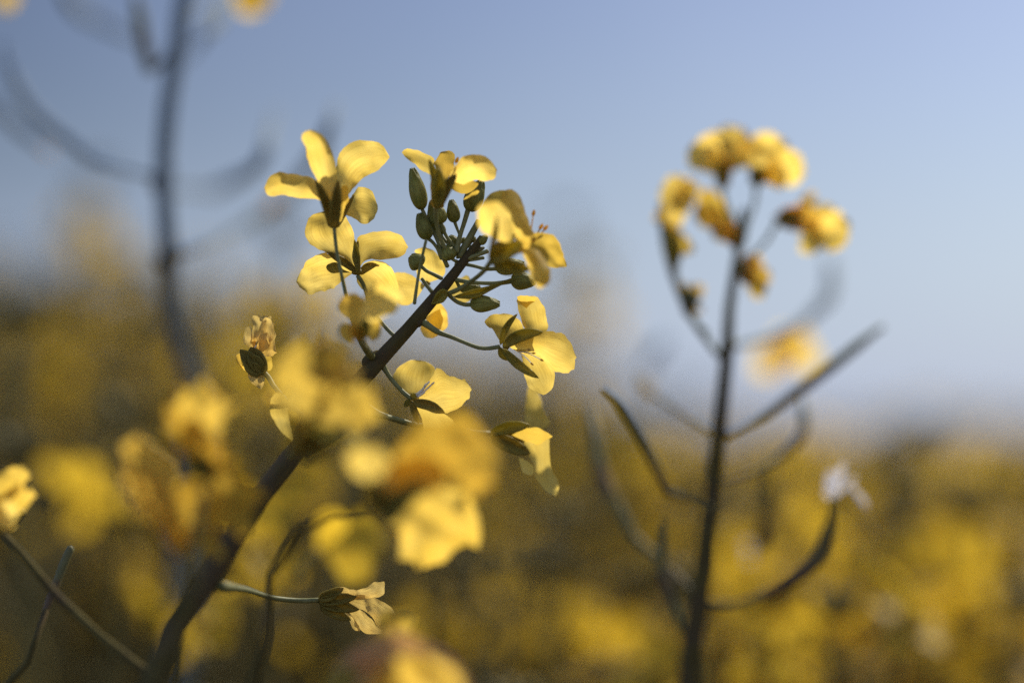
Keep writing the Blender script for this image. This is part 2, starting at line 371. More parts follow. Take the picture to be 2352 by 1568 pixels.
# --- flower at the top left of the cluster
a = Z1
F1 = flower(A, a(700, 905), -5, 15, ped=[a(705, 900), a(725, 1090), a(748, 1200), a(790, 1400), (797, 690), (812, 745), (829, 785), (850, 818)], pr=(4.2, 4, 4.2, 5.5, 7.5), pz=[-5, -5, -4, -1.5], c2=a(706, 800), label='four-petalled yellow flower highest on the left of the cluster')
petal(F1, a(690, 840), [a(640, 680), a(560, 510), a(512, 400), a(480, 270), a(446, 160)], [a(730, 650), a(722, 430), a(690, 310), a(650, 220), a(600, 155)], a(515, 116), -5, -8, bow=-1.5, cup=1.2)
petal(F1, a(715, 850), [a(705, 600), a(735, 340), a(800, 252), a(900, 205), a(1010, 210), a(1100, 252)], [a(775, 700), a(875, 575), a(960, 492), a(1030, 462), a(1090, 400)], a(1147, 340), -5, -3, bow=1.0, cup=-1.6, ruf=.8)
petal(F1, a(655, 790), [a(570, 530), a(480, 488), a(350, 470), a(270, 458), a(190, 492)], [a(600, 690), a(500, 668), a(400, 668), a(310, 642), a(240, 650), a(175, 642)], a(150, 585), -5, -6, bow=-1.2, cup=1.2)
petal(F1, a(745, 860), [a(790, 750), a(850, 640), a(900, 576), a(1000, 600), a(1042, 690)], [a(790, 800), a(880, 842), a(950, 872), a(1010, 848)], a(1050, 780), -4, 2, bow=2, cup=-1.6, ruf=.8)
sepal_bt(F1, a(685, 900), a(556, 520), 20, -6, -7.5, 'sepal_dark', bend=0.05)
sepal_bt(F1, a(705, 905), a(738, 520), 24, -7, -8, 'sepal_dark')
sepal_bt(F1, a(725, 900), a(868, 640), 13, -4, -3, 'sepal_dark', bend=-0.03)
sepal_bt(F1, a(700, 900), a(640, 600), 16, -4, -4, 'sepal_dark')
petal_bt(F1, a(700, 880), a(640, 560), 28, -5, -5.5, name='claw', mat='petal_soft', wb=.6); petal_bt(F1, a(725, 880), a(800, 560), 26, -5, -5.5, name='claw', mat='petal_soft', wb=.6)

# --- flower below it, seen from behind
F2 = flower(A, a(892, 1278), 0, 13, ped=[a(892, 1285), a(925, 1330), a(960, 1410), a(1010, 1560), (905, 770), (925, 760)], pr=(5, 4.5, 4.5, 5), pz=[0, 1, 3, 1], c2=a(888, 1222), label='yellow flower seen from behind under the highest left one')
petal(F2, a(870, 1235), [a(800, 1155), a(640, 1100), a(515, 1035), a(474, 960), a(488, 865), a(545, 790)], [a(872, 1130), a(864, 985), a(845, 900), a(810, 830), a(740, 785)], a(635, 772), .6, 3, bow=1.0, cup=-1.5, ruf=.9)
petal(F2, a(905, 1225), [a(885, 1130), a(888, 1000), a(960, 948), a(1100, 930), a(1180, 938), a(1252, 975)], [a(945, 1170), a(1010, 1150), a(1090, 1156), a(1190, 1142), a(1262, 1118)], a(1302, 1058), .6, 2, bow=1.4, cup=-1.2)
petal(F2, a(870, 1255), [a(800, 1190), a(735, 1130), a(650, 1108), a(560, 1128), a(480, 1188), a(425, 1262)], [a(800, 1300), a(740, 1352), a(690, 1400), a(600, 1410), a(495, 1422), a(440, 1375)], a(414, 1325), .6, 1.5, bow=1.5, cup=-1.6, ruf=1.0, fray=1.3)
petal(F2, a(905, 1270), [a(885, 1330), a(950, 1420), a(1010, 1500), a(1100, 1540)], [a(945, 1185), a(1080, 1168), a(1165, 1230), a(1215, 1340), a(1216, 1420)], a(1180, 1500), .6, 1.2, bow=1.4, cup=-1.2)
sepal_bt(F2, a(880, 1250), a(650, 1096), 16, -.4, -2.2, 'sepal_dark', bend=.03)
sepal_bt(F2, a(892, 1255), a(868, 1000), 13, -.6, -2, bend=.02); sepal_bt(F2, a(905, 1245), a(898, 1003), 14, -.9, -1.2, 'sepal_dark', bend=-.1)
sepal_bt(F2, a(905, 1270), a(1085, 1175), 17, .9, 1.8, 'sepal', bend=-.1)
petal(F2, a(840, 1260), [a(740, 1262), a(655, 1255), a(636, 1225)], [a(770, 1230), a(735, 1190), a(690, 1175)], a(650, 1200), -.5, -1, mat='sepal', name='sepal', thick=.0002, nr=12, nc=8, ruf=.1)

# --- soft flower in front between the left flowers and the stem
N1 = flower(A, Z3(1235, 560), -13, 13, ped=[Z3(1235, 560), Z3(1275, 630), Z3(1340, 720)], pz=[-13, -6, -1], pr=(7, 7, 9), c2=Z3(1225, 470), label='out-of-focus amber flower in front of the stem below the left flowers')
petal_bt(N1, Z3(1230, 440), Z3(1555, 90), 84, -13, -16, 'petal', bend=-.05); petal_bt(N1, Z3(1210, 440), Z3(1110, 150), 66, -13, -12, 'petal_amber')
petal_bt(N1, Z3(1215, 460), Z3(1040, 540), 52, -13, -15, 'petal_amber'); petal_bt(N1, Z3(1230, 440), Z3(1420, 480), 62, -13, -12, 'petal_soft')
sepal_bt(N1, Z3(1235, 560), Z3(1290, 370), 30, -14, -15, 'sepal'); sepal_bt(N1, Z3(1235, 560), Z3(1150, 420), 28, -14, -15, 'petal_amber')

# --- top flower above the buds
b = Z2
F3 = flower(A, b(415, 640), -4.5, 17, ped=[b(415, 640), b(420, 760), b(450, 900), b(530, 1060)], pz=[-4.5, -3, -.5], pr=(5, 5, 5), c2=b(440, 560), label='yellow flower opening above the green buds')
petal(F3, b(420, 500), [b(400, 300), b(395, 205), b(300, 158), b(205, 122), b(135, 120)], [b(380, 430), b(370, 350), b(310, 320), b(235, 268), b(160, 208)], b(113, 148), -4.5, -3, bow=.5, ruf=.5)
petal(F3, b(450, 520), [b(400, 400), b(400, 260), b(425, 190), b(450, 140)], [b(560, 430), b(580, 330), b(575, 220), b(552, 145)], b(500, 118), -4, -2, mat='petal_amber', fray=1.6, ruf=.8)
petal(F3, b(480, 520), [b(545, 340), b(600, 250), b(650, 200), b(720, 178), b(820, 180), b(900, 222)], [b(560, 420), b(660, 440), b(760, 400), b(880, 410), b(945, 385)], b(965, 315), -4.5, -6, bow=-1, cup=1.2)
petal(F3, b(480, 560), [b(540, 400), b(620, 390), b(720, 400)], [b(540, 480), b(600, 500), b(680, 512), b(750, 500)], b(800, 430), -5, -4, mat='petal_soft', bow=1)
stamen(F3, b(520, 400), b(600, 230), -4, -4, head=6, mat='petal_amber'); stamen(F3, b(530, 400), b(650, 215), -4, -4, head=5, mat='petal_amber')
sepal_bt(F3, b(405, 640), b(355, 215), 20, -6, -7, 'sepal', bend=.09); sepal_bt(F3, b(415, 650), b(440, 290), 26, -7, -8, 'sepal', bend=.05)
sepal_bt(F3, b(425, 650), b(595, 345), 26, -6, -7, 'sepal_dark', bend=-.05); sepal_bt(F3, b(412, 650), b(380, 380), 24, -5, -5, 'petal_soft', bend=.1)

# --- green buds
bud(A, b(292, 658), b(208, 302), 38, -1, [b(290, 650), b(355, 790), b(425, 930), b(480, 1080), b(520, 1170)], pz=[-1, 0], label='long dark green bud at the far left of the bunch')
bud(A, b(462, 785), b(438, 620), 32, -1.5, [b(455, 770), b(485, 850), b(530, 930), b(600, 1010)], pz=[-1.5, 0])
bud(A, b(405, 850), b(372, 600), 26, 0, [b(405, 850), b(440, 960), b(500, 1060)], pz=[0, 0])
bud(A, b(456, 885), b(452, 775), 26, .8, [b(455, 880), b(500, 940), b(590, 1030)], pz=[.8, 0])
bud(A, b(583, 775), b(556, 578), 30, 0, [b(583, 770), b(605, 830), b(628, 890), b(640, 960)], pz=[0, 0], pr=(4, 3.2, 3.4), label='small upright green bud below the top flower')
bud(A, b(708, 672), b(822, 412), 44, -.6, [b(702, 665), b(668, 780), b(630, 900), b(596, 1040)], pz=[-.6, -.5], pr=(6, 5, 7), label='large plump bud right of the top flower')
bud(A, b(345, 925), b(268, 700), 36, -1, [b(345, 920), b(385, 950), b(430, 1010), b(470, 1100)], pz=[-1, 0])
bud(A, b(598, 970), b(540, 895), 22, .5, [b(598, 965), b(615, 1010)], pr=(3, 3), pz=[.5, .3]); bud(A, b(560, 1105), b(500, 985), 34, -.6, [b(560, 1100), b(590, 1120)], pr=(4, 4), pz=[-.6, -.3])
bud(A, b(798, 965), b(872, 895), 20, 0, [b(798, 962), b(760, 975), b(715, 1000)], pr=(3.2, 3, 3.2), pz=[0, 0]); bud(A, b(660, 960), b(668, 910), 14, .4, [b(660, 958), b(650, 1010)], pr=(2.5, 2.5), pz=[.4, .2])
bud(A, b(770, 1030), b(848, 1000), 12, .3, [b(770, 1030), b(700, 1050)], pr=(2.5, 2.5), mat='pod', pz=[.3, .3]); bud(A, b(735, 950), b(765, 905), 13, .6, [b(735, 950), b(700, 1000)], pr=(2.4, 2.4), pz=[.6, .4])
bud(A, b(290, 1165), b(190, 1075), 42, -.6, [b(275, 1155), b(330, 1205), b(400, 1240), b(470, 1275)], pz=[-1, 0], pr=(4.5, 4.5, 5), label='round bud on the left of the stem in front of a pale petal')
bud(A, b(950, 1180), b(1200, 1150), 38, .4, [b(960, 1188), b(860, 1190), b(760, 1165), b(640, 1140), b(590, 1120)], pz=[.4, 0], pr=(4.5, 4, 4.5))
bud(A, b(1085, 1285), b(1300, 1305), 42, .4, [b(1095, 1300), b(950, 1318), b(760, 1312), b(640, 1295), b(540, 1270)], pz=[.4, 0], pr=(5.5, 4.5, 5.5), label='dark bud half behind a hanging petal on the right')
bud(A, b(630, 1370), b(810, 1352), 22, 1.5, [b(635, 1368), b(600, 1300), b(570, 1240)], pz=[1.5, 0]); bud(A, b(722, 1500), b(980, 1500), 38, -.6, [b(765, 1503), b(680, 1508), b(600, 1480), b(530, 1420), b(465, 1360)], pz=[-.8, 0], pr=(4.8, 4.6, 5.2), label='plump green bud sunlit from the upper right below the others')
bud(A, b(700, 1060), b(835, 1040), 11, .3, [b(700, 1060), b(650, 1080), b(600, 1090)], pr=(3, 3), pz=[.3, 0])
# more fine stalks between buds and stem
def stalk(par, pts, r, zs): m = MB(); m.add(*tubepx(pts, r, zs, seg=8, n=22)); return m.build('pedicel', M['pedicel'], par)
stalk(A, [b(330, 930), b(295, 1080), b(262, 1240), b(238, 1400), b(225, 1500)], (3.4, 3.4, 4.2), [-4, -2]); stalk(A, [b(290, 1275), b(330, 1330), b(375, 1390)], (4, 4), [-.5, 0])
stalk(A, [b(800, 760), b(740, 870), b(680, 980), b(620, 1080)], (7, 8, 9), [0, 0]); stalk(A, [b(880, 1030), b(780, 1068), b(680, 1105), b(590, 1160)], (5, 5, 5), [-.6, 0])
stalk(A, [b(845, 1090), b(740, 1108), b(640, 1120)], (4, 4), [.2, 0])
m = MB(); m.add(*patch_geo(b(1095, 1278), [b(900, 1345), b(780, 1370), b(680, 1400)], [b(900, 1375), b(780, 1440), b(680, 1450)], b(560, 1440), -1, -2, cup=-.8, ruf=.1, fray=.1)); m.build('bract', M['sepal'], A, thick=.0003)
m = MB(); m.add(*patch_geo(b(380, 1500), [b(420, 1420), b(470, 1370)], [b(460, 1490), b(510, 1450)], b(530, 1400), -1, -2, cup=-.8, ruf=.1)); m.build('bract', M['sepal'], A, thick=.0003)
petal_bt(A, b(660, 575), b(805, 485), 12, -3.5, -4, 'petal_soft', name='loose_petal')

# --- big soft flower on the right of the buds
F4 = flower(A, b(905, 1125), -8, 18, ped=[b(905, 1125), b(840, 1210), b(745, 1290), b(620, 1370), b(500, 1420)], pz=[-8, -4, -1], pr=(6, 5, 6), c2=b(1010, 1060), label='large drooping flower on the right of the buds, slightly out of focus')
petal(F4, b(1080, 980), [b(890, 900), b(820, 850), b(785, 760), b(790, 650), b(850, 595)], [b(1110, 850), b(1090, 760), b(1060, 680), b(1010, 620)], b(935, 588), -9, -13, bow=-2, cup=1.5)
petal(F4, b(1060, 980), [b(900, 800), b(830, 640), b(880, 540), b(950, 495)], [b(1060, 800), b(1030, 690), b(1040, 610), b(1080, 560)], b(1090, 498), -7, -6, mat='sepal_dark', bow=1)
petal(F4, b(1180, 1000), [b(1080, 860), b(1020, 720), b(1000, 600), b(1020, 500)], [b(1290, 900), b(1250, 780), b(1200, 640), b(1150, 530)], b(1080, 478), -8, -6, mat='petal', bow=-2, cup=1.2)
petal(F4, b(1180, 990), [b(1260, 880), b(1380, 870), b(1490, 920), b(1545, 1040)], [b(1290, 1030), b(1400, 1150), b(1470, 1180)], b(1590, 1175), -8, -5, mat='petal_soft', bow=1.2, cup=-1, ruf=.9)
petal(F4, b(1160, 1010), [b(1200, 1080), b(1245, 1200), b(1280, 1320)], [b(1300, 1010), b(1390, 1110), b(1440, 1220), b(1425, 1320)], b(1345, 1372), -8.5, -11, bow=-1.5, cup=1.5)
sepal_bt(F4, b(900, 1120), b(1190, 950), 36, -9, -11, 'sepal'); sepal_bt(F4, b(890, 1110), b(960, 720), 12, -10, -13, 'sepal', bend=.03)
sepal_bt(F4, b(920, 1140), b(1260, 1190), 30, -9, -9, 'sepal', bend=.05); sepal_bt(F4, b(905, 1100), b(1120, 880), 26, -8, -8, 'sepal_dark')
petal_bt(F4, b(960, 1090), b(1260, 930), 36, -8.5, -9, 'petal_soft', name='claw', wb=.5)
for q in ((1230, 950, 1285, 700), (1260, 960, 1350, 820), (1270, 960, 1390, 830)): stamen(F4, b(q[0], q[1]), b(q[2], q[3]), -7, -6, head=6, mat='petal_amber', fmat='petal_soft')

# --- sharp flower on the right
c = Z4
F5 = flower(A, c(900, 455), 0, 11, ped=[c(880, 457), c(800, 468), c(720, 458), (1040, 775), c(470, 360), c(400, 315), c(345, 275)], pr=(5, 4.6, 4.5, 5, 7, 9), pz=[0, 0], c2=c(945, 450), label='sharply focused yellow flower on an arching stalk right of the stem')
petal(F5, c(925, 450), [c(880, 415), c(832, 340), c(790, 300), c(798, 260), c(850, 240)], [c(1062, 385), c(1045, 335), c(1010, 285), c(965, 250)], c(910, 238), .5, 3, bow=.8, cup=-.8, fray=1)
petal(F5, c(1000, 440), [c(1062, 365), c(1022, 275), c(1000, 185), c(998, 140)], [c(1188, 360), c(1194, 270), c(1175, 190), c(1135, 128)], c(1060, 122), .5, 2.5, bow=1.0, cup=-1.2)
petal(F5, c(1060, 200), [c(1010, 160), c(1000, 120)], [c(1085, 172), c(1125, 140)], c(1068, 112), 2.2, 1.2, mat='petal_soft', name='petal_fold', nr=8, nc=8, ruf=.1, label='shaded turned-over tip of the upper petal')
petal(F5, c(940, 455), [c(1000, 400), c(1080, 372), c(1160, 357), c(1290, 368), c(1352, 430)], [c(1020, 500), c(1130, 512), c(1200, 572), c(1255, 618), c(1335, 638), c(1378, 600)], c(1390, 520), -.2, -2.5, bow=-1.2, cup=1.6, fray=1.1)
petal(F5, c(1000, 470), [c(1030, 530), c(1042, 610), c(1062, 700), c(1115, 755)], [c(1150, 510), c(1222, 580), c(1247, 640), c(1242, 710), c(1212, 762)], c(1168, 782), .6, 1, bow=.6, cup=-.8)
sepal_bt(F5, c(900, 455), c(1172, 360), 26, -1.2, -3.2, 'sepal', bend=-.10); sepal_bt(F5, c(885, 445), c(1000, 236), 13, -.6, -1.6, 'sepal', bend=-.09)
sepal_bt(F5, c(895, 470), c(1146, 668), 19, -1, -2.8, 'sepal', bend=.05); sepal_bt(F5, c(880, 465), c(935, 550), 14, 0, .5, 'sepal', bend=.1)
for q in ((1000, 490, 1105, 500), (1010, 492, 1095, 570), (1020, 478, 1160, 545), (1000, 480, 1075, 478)): stamen(F5, c(q[0], q[1]), c(q[2], q[3]), -.4, -1, r=2, head=3.6)

# --- translucent flower below the stem
F6 = flower(A, c(292, 815), 0, 12, ped=[c(285, 805), c(230, 760), c(165, 690), c(110, 610), c(78, 545)], pr=(5.2, 5, 5.5, 9), pz=[-.5, 0], c2=c(300, 790), label='pale translucent flower hanging under the stem')
petal(F6, c(300, 805), [c(215, 770), c(180, 700), c(165, 650), c(205, 585), c(275, 545)], [c(400, 760), c(442, 680), c(440, 610), c(415, 570)], c(345, 546), 1, 3.5, mat='petal', bow=1, cup=-1)
petal(F6, c(310, 815), [c(380, 720), c(435, 650), c(448, 608), c(478, 605), c(540, 648), c(600, 668), c(655, 678)], [c(440, 890), c(515, 903), c(580, 882), c(632, 850), c(672, 800)], c(691, 740), 0, -2, bow=-.8, cup=1.2, fray=1)
petal(F6, c(300, 830), [c(340, 900), c(370, 980), c(400, 1060)], [c(430, 900), c(520, 915), c(580, 970), c(610, 1040)], c(520, 1100), 1, 2)
sepal_bt(F6, c(295, 830), c(512, 901), 22, -1.4, -2.5, 'sepal_dark', bend=-.06); sepal_bt(F6, c(285, 825), c(333, 972), 14, -1, -1.4, 'sepal_dark'); sepal_bt(F6, c(278, 815), c(240, 860), 12, -.6, -.6, 'sepal')
sepal_bt(F6, c(285, 805), c(320, 770), 12, -.6, -.6, 'sepal')
for q in ((325, 790, 430, 705), (330, 785, 380, 715), (330, 790, 365, 770), (320, 780, 400, 700)): stamen(F6, c(q[0], q[1]), c(q[2], q[3]), -.6, -1, r=3.2, head=3.5, mat='filament')

# --- closed side-on flower lower right
F7 = flower(A, c(815, 1040), 6, 9, ped=[c(815, 1040), c(700, 1035), c(540, 1000), c(300, 980), c(60, 900), (815, 905)], pz=[6, 5, 2], pr=(6, 5.5, 6), c2=c(870, 1030), label='side-on yellow flower with petals hanging straight down')
petal(F7, c(950, 1060), [c(1050, 1000), c(1045, 880), c(1062, 770), c(1080, 705)], [c(1200, 1000), c(1185, 900), c(1160, 820), c(1130, 740)], c(1105, 672), 6, 9, bow=1, ruf=.15)
petal(F7, c(950, 1070), [c(1040, 1100), c(1075, 1190), c(1110, 1260), c(1120, 1330), c(1190, 1420)], [c(1170, 1030), c(1215, 1100), c(1215, 1200), c(1235, 1290), c(1280, 1390)], c(1255, 1462), 6, 7, ruf=.15, bow=-1)
petal(F7, c(960, 1050), [c(1040, 1010), c(1110, 1000), c(1180, 1020)], [c(1050, 1090), c(1120, 1110), c(1190, 1090)], c(1235, 1055), 5, 4, mat='petal_soft', ruf=.15)
petal_bt(F7, c(1010, 1200), c(1100, 1310), 28, 6, 7, 'petal', ruf=.1)
sepal_bt(F7, c(815, 1040), c(1085, 985), 26, 5, 4, 'sepal', bend=-.05); sepal_bt(F7, c(820, 1060), c(1085, 1175), 34, 5, 5, 'sepal_dark'); sepal_bt(F7, c(818, 1050), c(1060, 1080), 30, 6, 6, 'sepal_dark')

# --- flower half hidden behind the stem
F8b = flower(A, b(330, 1330), 4, 10, ped=[b(330, 1330), b(400, 1420)], pz=[4, 1], label='yellow flower half hidden behind the upper stem')
petal(F8b, b(330, 1320), [b(250, 1250), b(270, 1100), b(230, 1030), b(290, 1005)], [b(480, 1260), b(497, 1180), b(450, 1080), b(380, 1020)], b(320, 998), 4, 4)
petal(F8b, b(320, 1340), [b(220, 1480), b(120, 1510), b(40, 1450), b(0, 1360)], [b(250, 1280), b(180, 1240), b(90, 1215), b(30, 1240)], b(-15, 1290), 4, 5)
petal(F8b, b(420, 1380), [b(540, 1310), b(620, 1270), b(700, 1245), b(730, 1290)], [b(540, 1420), b(600, 1500), b(690, 1490), b(740, 1440)], b(760, 1370), 4, 6)
petal(F8b, b(400, 1450), [b(330, 1600), b(300, 1700)], [b(480, 1520), b(520, 1600), b(480, 1730)], b(420, 1760), 4, 6, mat='petal_soft')
petal(F8b, c(380, 260), [c(355, 300), c(350, 350), c(385, 390)], [c(480, 205), c(525, 240), c(530, 320), c(470, 375)], c(430, 398), 4, 5, mat='petal')

# --- withered flower at the left
d = Z3
F9 = flower(A, d(335, 850), 0, 20, ped=[d(345, 850), d(395, 900), d(440, 975), d(510, 1060), d(640, 1200), (730, 990)], pz=[0, 0, -5, -5], pr=(6, 5, 6), c2=d(200, 700), label='withered crumpled flower on its own at the left')
petal(F9, d(300, 700), [d(240, 580), d(245, 440), d(270, 345)], [d(440, 700), d(458, 560), d(438, 430), d(400, 350)], d(330, 325), 0, 1, mat='petal_wilted', crum=1.0, nr=34, nc=20, fray=1.6)
petal(F9, d(310, 690), [d(300, 520), d(320, 420), d(350, 350)], [d(425, 600), d(438, 500), d(436, 420)], d(415, 370), -1, 0, mat='petal_wilted', crum=.8, nr=30, nc=16, fray=1.2)
petal(F9, d(250, 640), [d(180, 600), d(165, 530), d(190, 450)], [d(280, 620), d(270, 520), d(250, 460)], d(220, 440), 0, .5, mat='petal_wilted', crum=.8)
petal(F9, d(300, 800), [d(150, 800), d(95, 740), d(100, 700)], [d(260, 900), d(200, 860), d(160, 820)], d(130, 690), 1, 1.5, mat='petal_amber', crum=.6)
petal(F9, d(300, 830), [d(200, 870), d(240, 940), d(290, 990)], [d(350, 860), d(358, 920), d(350, 970)], d(320, 1010), .5, 0, mat='petal_wilted', crum=.6)
petal(F9, d(350, 820), [d(360, 720), d(400, 690)], [d(400, 840), d(430, 800)], d(432, 720), 1, 1, mat='petal_soft', crum=.4)
for q in ((335, 860, 135, 650, 34), (345, 850, 160, 700, 42), (340, 855, 230, 625, 40), (345, 865, 290, 690, 30), (335, 865, 170, 780, 30)): sepal_bt(F9, d(q[0], q[1]), d(q[2], q[3]), q[4], -1.2, -1.6 + q[4] * .01, 'sepal_dark')
stamen(F9, d(260, 640), d(285, 590), -.5, -1, head=4, mat='petal_wilted')

# --- withered flower at the bottom
e = Z8
F10 = flower(A, e(1475, 1155), 0, 15, ped=[e(1475, 1155), e(1380, 1158), e(1250, 1145), e(1130, 1110), e(1010, 1090)], pz=[0, 0, -6, -13], pr=(6, 6, 8, 12), c2=e(1540, 1150), label='withered flower with a brown calyx low on a horizontal stalk')
petal(F10, e(1560, 1140), [e(1600, 1110), e(1660, 1105), e(1720, 1075)], [e(1650, 1150), e(1720, 1145), e(1765, 1125)], e(1765, 1070), 0, -1, mat='petal_wilted', crum=.4, nr=26, nc=14)
petal(F10, e(1580, 1150), [e(1650, 1130), e(1720, 1145), e(1790, 1185), e(1822, 1225)], [e(1640, 1190), e(1700, 1220), e(1740, 1280), e(1790, 1270)], e(1825, 1250), -.6, -1, mat='petal_wilted', crum=.45, nr=28, nc=16)
petal(F10, e(1580, 1180), [e(1660, 1200), e(1700, 1240), e(1750, 1290)], [e(1640, 1260), e(1660, 1295), e(1720, 1315)], e(1785, 1308), .5, .6, mat='petal_wilted', crum=.4, nr=26, nc=14)
petal(F10, e(1560, 1190), [e(1620, 1230), e(1650, 1290)], [e(1600, 1250), e(1625, 1290)], e(1652, 1300), 0, .2, mat='petal_wilted', crum=.3)
petal(F10, e(1540, 1120), [e(1570, 1095), e(1600, 1100)], [e(1590, 1140), e(1625, 1140)], e(1620, 1105), -1, -1.4, mat='petal_wilted', crum=.3)
for q in ((1465, 1160, 1580, 1098, 22), (1463, 1165, 1640, 1140, 26), (1470, 1180, 1612, 1248, 26), (1465, 1170, 1650, 1200, 26), (1463, 1150, 1560, 1120, 24)): sepal_bt(F10, e(q[0], q[1]), e(q[2], q[3]), q[4], -.8, -1.3 + (q[3] - 1100) * .004, 'sepal_dark')
stamen(F10, e(1490, 1200), e(1520, 1222), 0, 0, head=3, mat='petal_wilted')

# ================================================================== near plants out of focus
B2 = plant([e(1690, 745), e(1560, 755), e(1420, 800), e(1310, 900), e(1250, 1020), e(1232, 1200), e(1210, 1400), e(1170, 1537)], [-28, -24, -20, -18, -18, -18, -18], [6, 7, 9, 14], 'thin dark plant behind the thick stem, carrying the big blurred flower below the middle')
N2 = flower(B2, e(1740, 750), -34, 24, c2=e(1790, 690), label='large out-of-focus flower facing down right below the middle')
petal(N2, e(1780, 700), [e(1760, 590), e(1830, 470), e(1890, 380), e(2010, 320), e(2110, 310), e(2190, 370)], [e(1960, 660), e(2030, 600), e(2120, 640), e(2200, 700), e(2270, 640)], e(2265, 510), -34, -38, mat='petal_near', bow=1.5, cup=-1, ruf=1, fray=3.5)
petal(N2, e(1780, 700), [e(1700, 620), e(1610, 570), e(1590, 500)], [e(1800, 560), e(1770, 480), e(1700, 445)], e(1630, 452), -34, -38, mat='petal', bow=-1)
petal(N2, e(1790, 710), [e(1780, 820), e(1800, 900), e(1870, 960)], [e(1930, 640), e(2060, 610), e(2170, 680), e(2190, 800), e(2110, 920)], e(1960, 975), -30, -20, mat='petal_soft', bow=1, cup=-1, ruf=1, fray=3.5)
petal(N2, e(1780, 710), [e(1760, 560), e(1900, 500), e(2050, 520)], [e(1850, 720), e(1980, 660), e(2080, 600)], e(2100, 560), -34, -35, mat='petal_amber', bow=-1)  # amber petal stands in for the brown shadow inside the flower
for q in ((1740, 760, 1900, 640, 52), (1730, 750, 1720, 590, 40), (1750, 765, 1850, 760, 46), (1745, 770, 1960, 600, 44)): sepal_bt(N2, e(q[0], q[1]), e(q[2], q[3]), q[4], -35, -37, 'sepal_dark')
N6 = flower(B2, e(1450, 950), 34, 14, ped=[e(1450, 950), e(1400, 990), e(1360, 1060)], pz=[34, 34], label='dim yellow flower behind the thick stem')
petal_bt(N6, e(1470, 900), e(1770, 850), 120, 44, 50, 'bgpetal'); petal_bt(N6, e(1500, 930), e(1700, 1050), 90, 44, 40, 'bgpetal'); petal_bt(N6, e(1460, 920), e(1560, 750), 70, 44, 40, 'bgpetal')
for q in ((1290, 880, 1350, 620, 60, 15), (1180, 1040, 1240, 900, 64, 18), (1140, 800, 1330, 640, 60, 20), (1280, 1150, 1380, 960, 80, 25), (950, 1250, 1060, 1130, 70, 20), (900, 1400, 1050, 1250, 90, 22)):
    petal_bt(B2, e(q[0], q[1]), e(q[2], q[3]), q[4], q[5] + 28, q[5] + 32, 'bgpetal', name='petal', fray=4)

N3 = flower(A, e(1335, 470), -30, 12, ped=[e(1335, 470), e(1330, 500)], pz=[-26, -12], pr=(10, 10), c2=e(1370, 380), label='cluster of soft yellow petals hiding a stretch of the thick stem')
for q in ((1430, 340, 1310, 10, 125, 'petal_soft', -29), (1450, 320, 1480, -20, 130, 'petal_near', -22), (1450, 340, 1745, 225, 120, 'petal_soft', -28), (1450, 330, 1660, 120, 95, 'petal_near', -22),
          (1420, 360, 1300, 200, 90, 'petal_near', -22), (1500, 420, 1400, 200, 120, 'sepal', -24), (1500, 440, 1600, 280, 110, 'sepal', -24)): petal_bt(N3, e(q[0], q[1]), e(q[2], q[3]), q[4] * .85, -32, q[6] - 4, q[5], fray=4)
petal(N3, e(1345, 430), [e(1290, 380), e(1245, 300), e(1240, 240), e(1270, 200)], [e(1338, 380), e(1325, 310), e(1318, 250)], e(1300, 205), -5, -5, mat='petal')
for q in ((1350, 470, 1440, 280, 70), (1360, 480, 1560, 340, 80), (1350, 480, 1600, 400, 60), (1350, 480, 1500, 430, 60)): sepal_bt(N3, e(q[0], q[1]), e(q[2], q[3]), q[4] * .8, -28, -26, 'sepal_dark')
stalk(A, [e(1400, 520), e(1540, 440), e(1640, 360), e(1700, 300)], (8, 8, 7), [-24, -16]); stalk(A, [e(1700, 300), e(1800, 320), e(1900, 350)], (7, 6, 6), [-6, 0])

B3 = plant([e(905, 890), e(900, 990), e(880, 1120), e(850, 1300), e(800, 1537)], [-36, -37, -38, -39], [8, 14], 'blurred near plant left of the thick stem with three amber flowers')
def blurflower(par, c0, z, pets, seps, r=20, ped=None, pz=None, label=None, smat='sepal_dark'):
    f = flower(par, c0, z, r, ped=ped, pz=pz, label=label)
    for q in pets: petal_bt(f, q[0], q[1], q[2], z, z + q[4], q[3], bend=q[5] if len(q) > 5 else 0, ruf=.9, fray=3.5 if z < -5 else .7, bow=q[6] if len(q) > 6 else .6)
    for q in seps: sepal_bt(f, q[0], q[1], q[2], z - 1, z - 1, q[3] if len(q) > 3 else smat)
    return f
blurflower(B3, e(960, 580), -33, [(e(950, 560), e(780, 210), 105, 'petal_near', 2, .04), (e(950, 540), e(945, 150), 120, 'petal_soft', -3, -.05), (e(990, 600), e(905, 340), 90, 'petal_near', -4), (e(900, 400), e(1040, 590), 80, 'petal_near', -2)],
           [(e(960, 600), e(860, 480), 46), (e(960, 600), e(900, 400), 40)], ped=[e(960, 590), e(930, 700), e(905, 880)], pz=[-33, -36], label='blurred yellow flower upper left of the thick stem')
blurflower(B3, e(830, 900), -36, [(e(820, 860), e(610, 430), 92, 'petal_amber', 2, .02), (e(800, 880), e(680, 640), 90, 'petal_amber', -2), (e(760, 760), e(590, 560), 60, 'petal_amber', 1)],
           [(e(830, 920), e(760, 780), 50, 'petal_amber')], ped=[e(830, 900), e(880, 960), e(890, 1050)], pz=[-36, -37], label='tall blurred amber flower at the lower left')
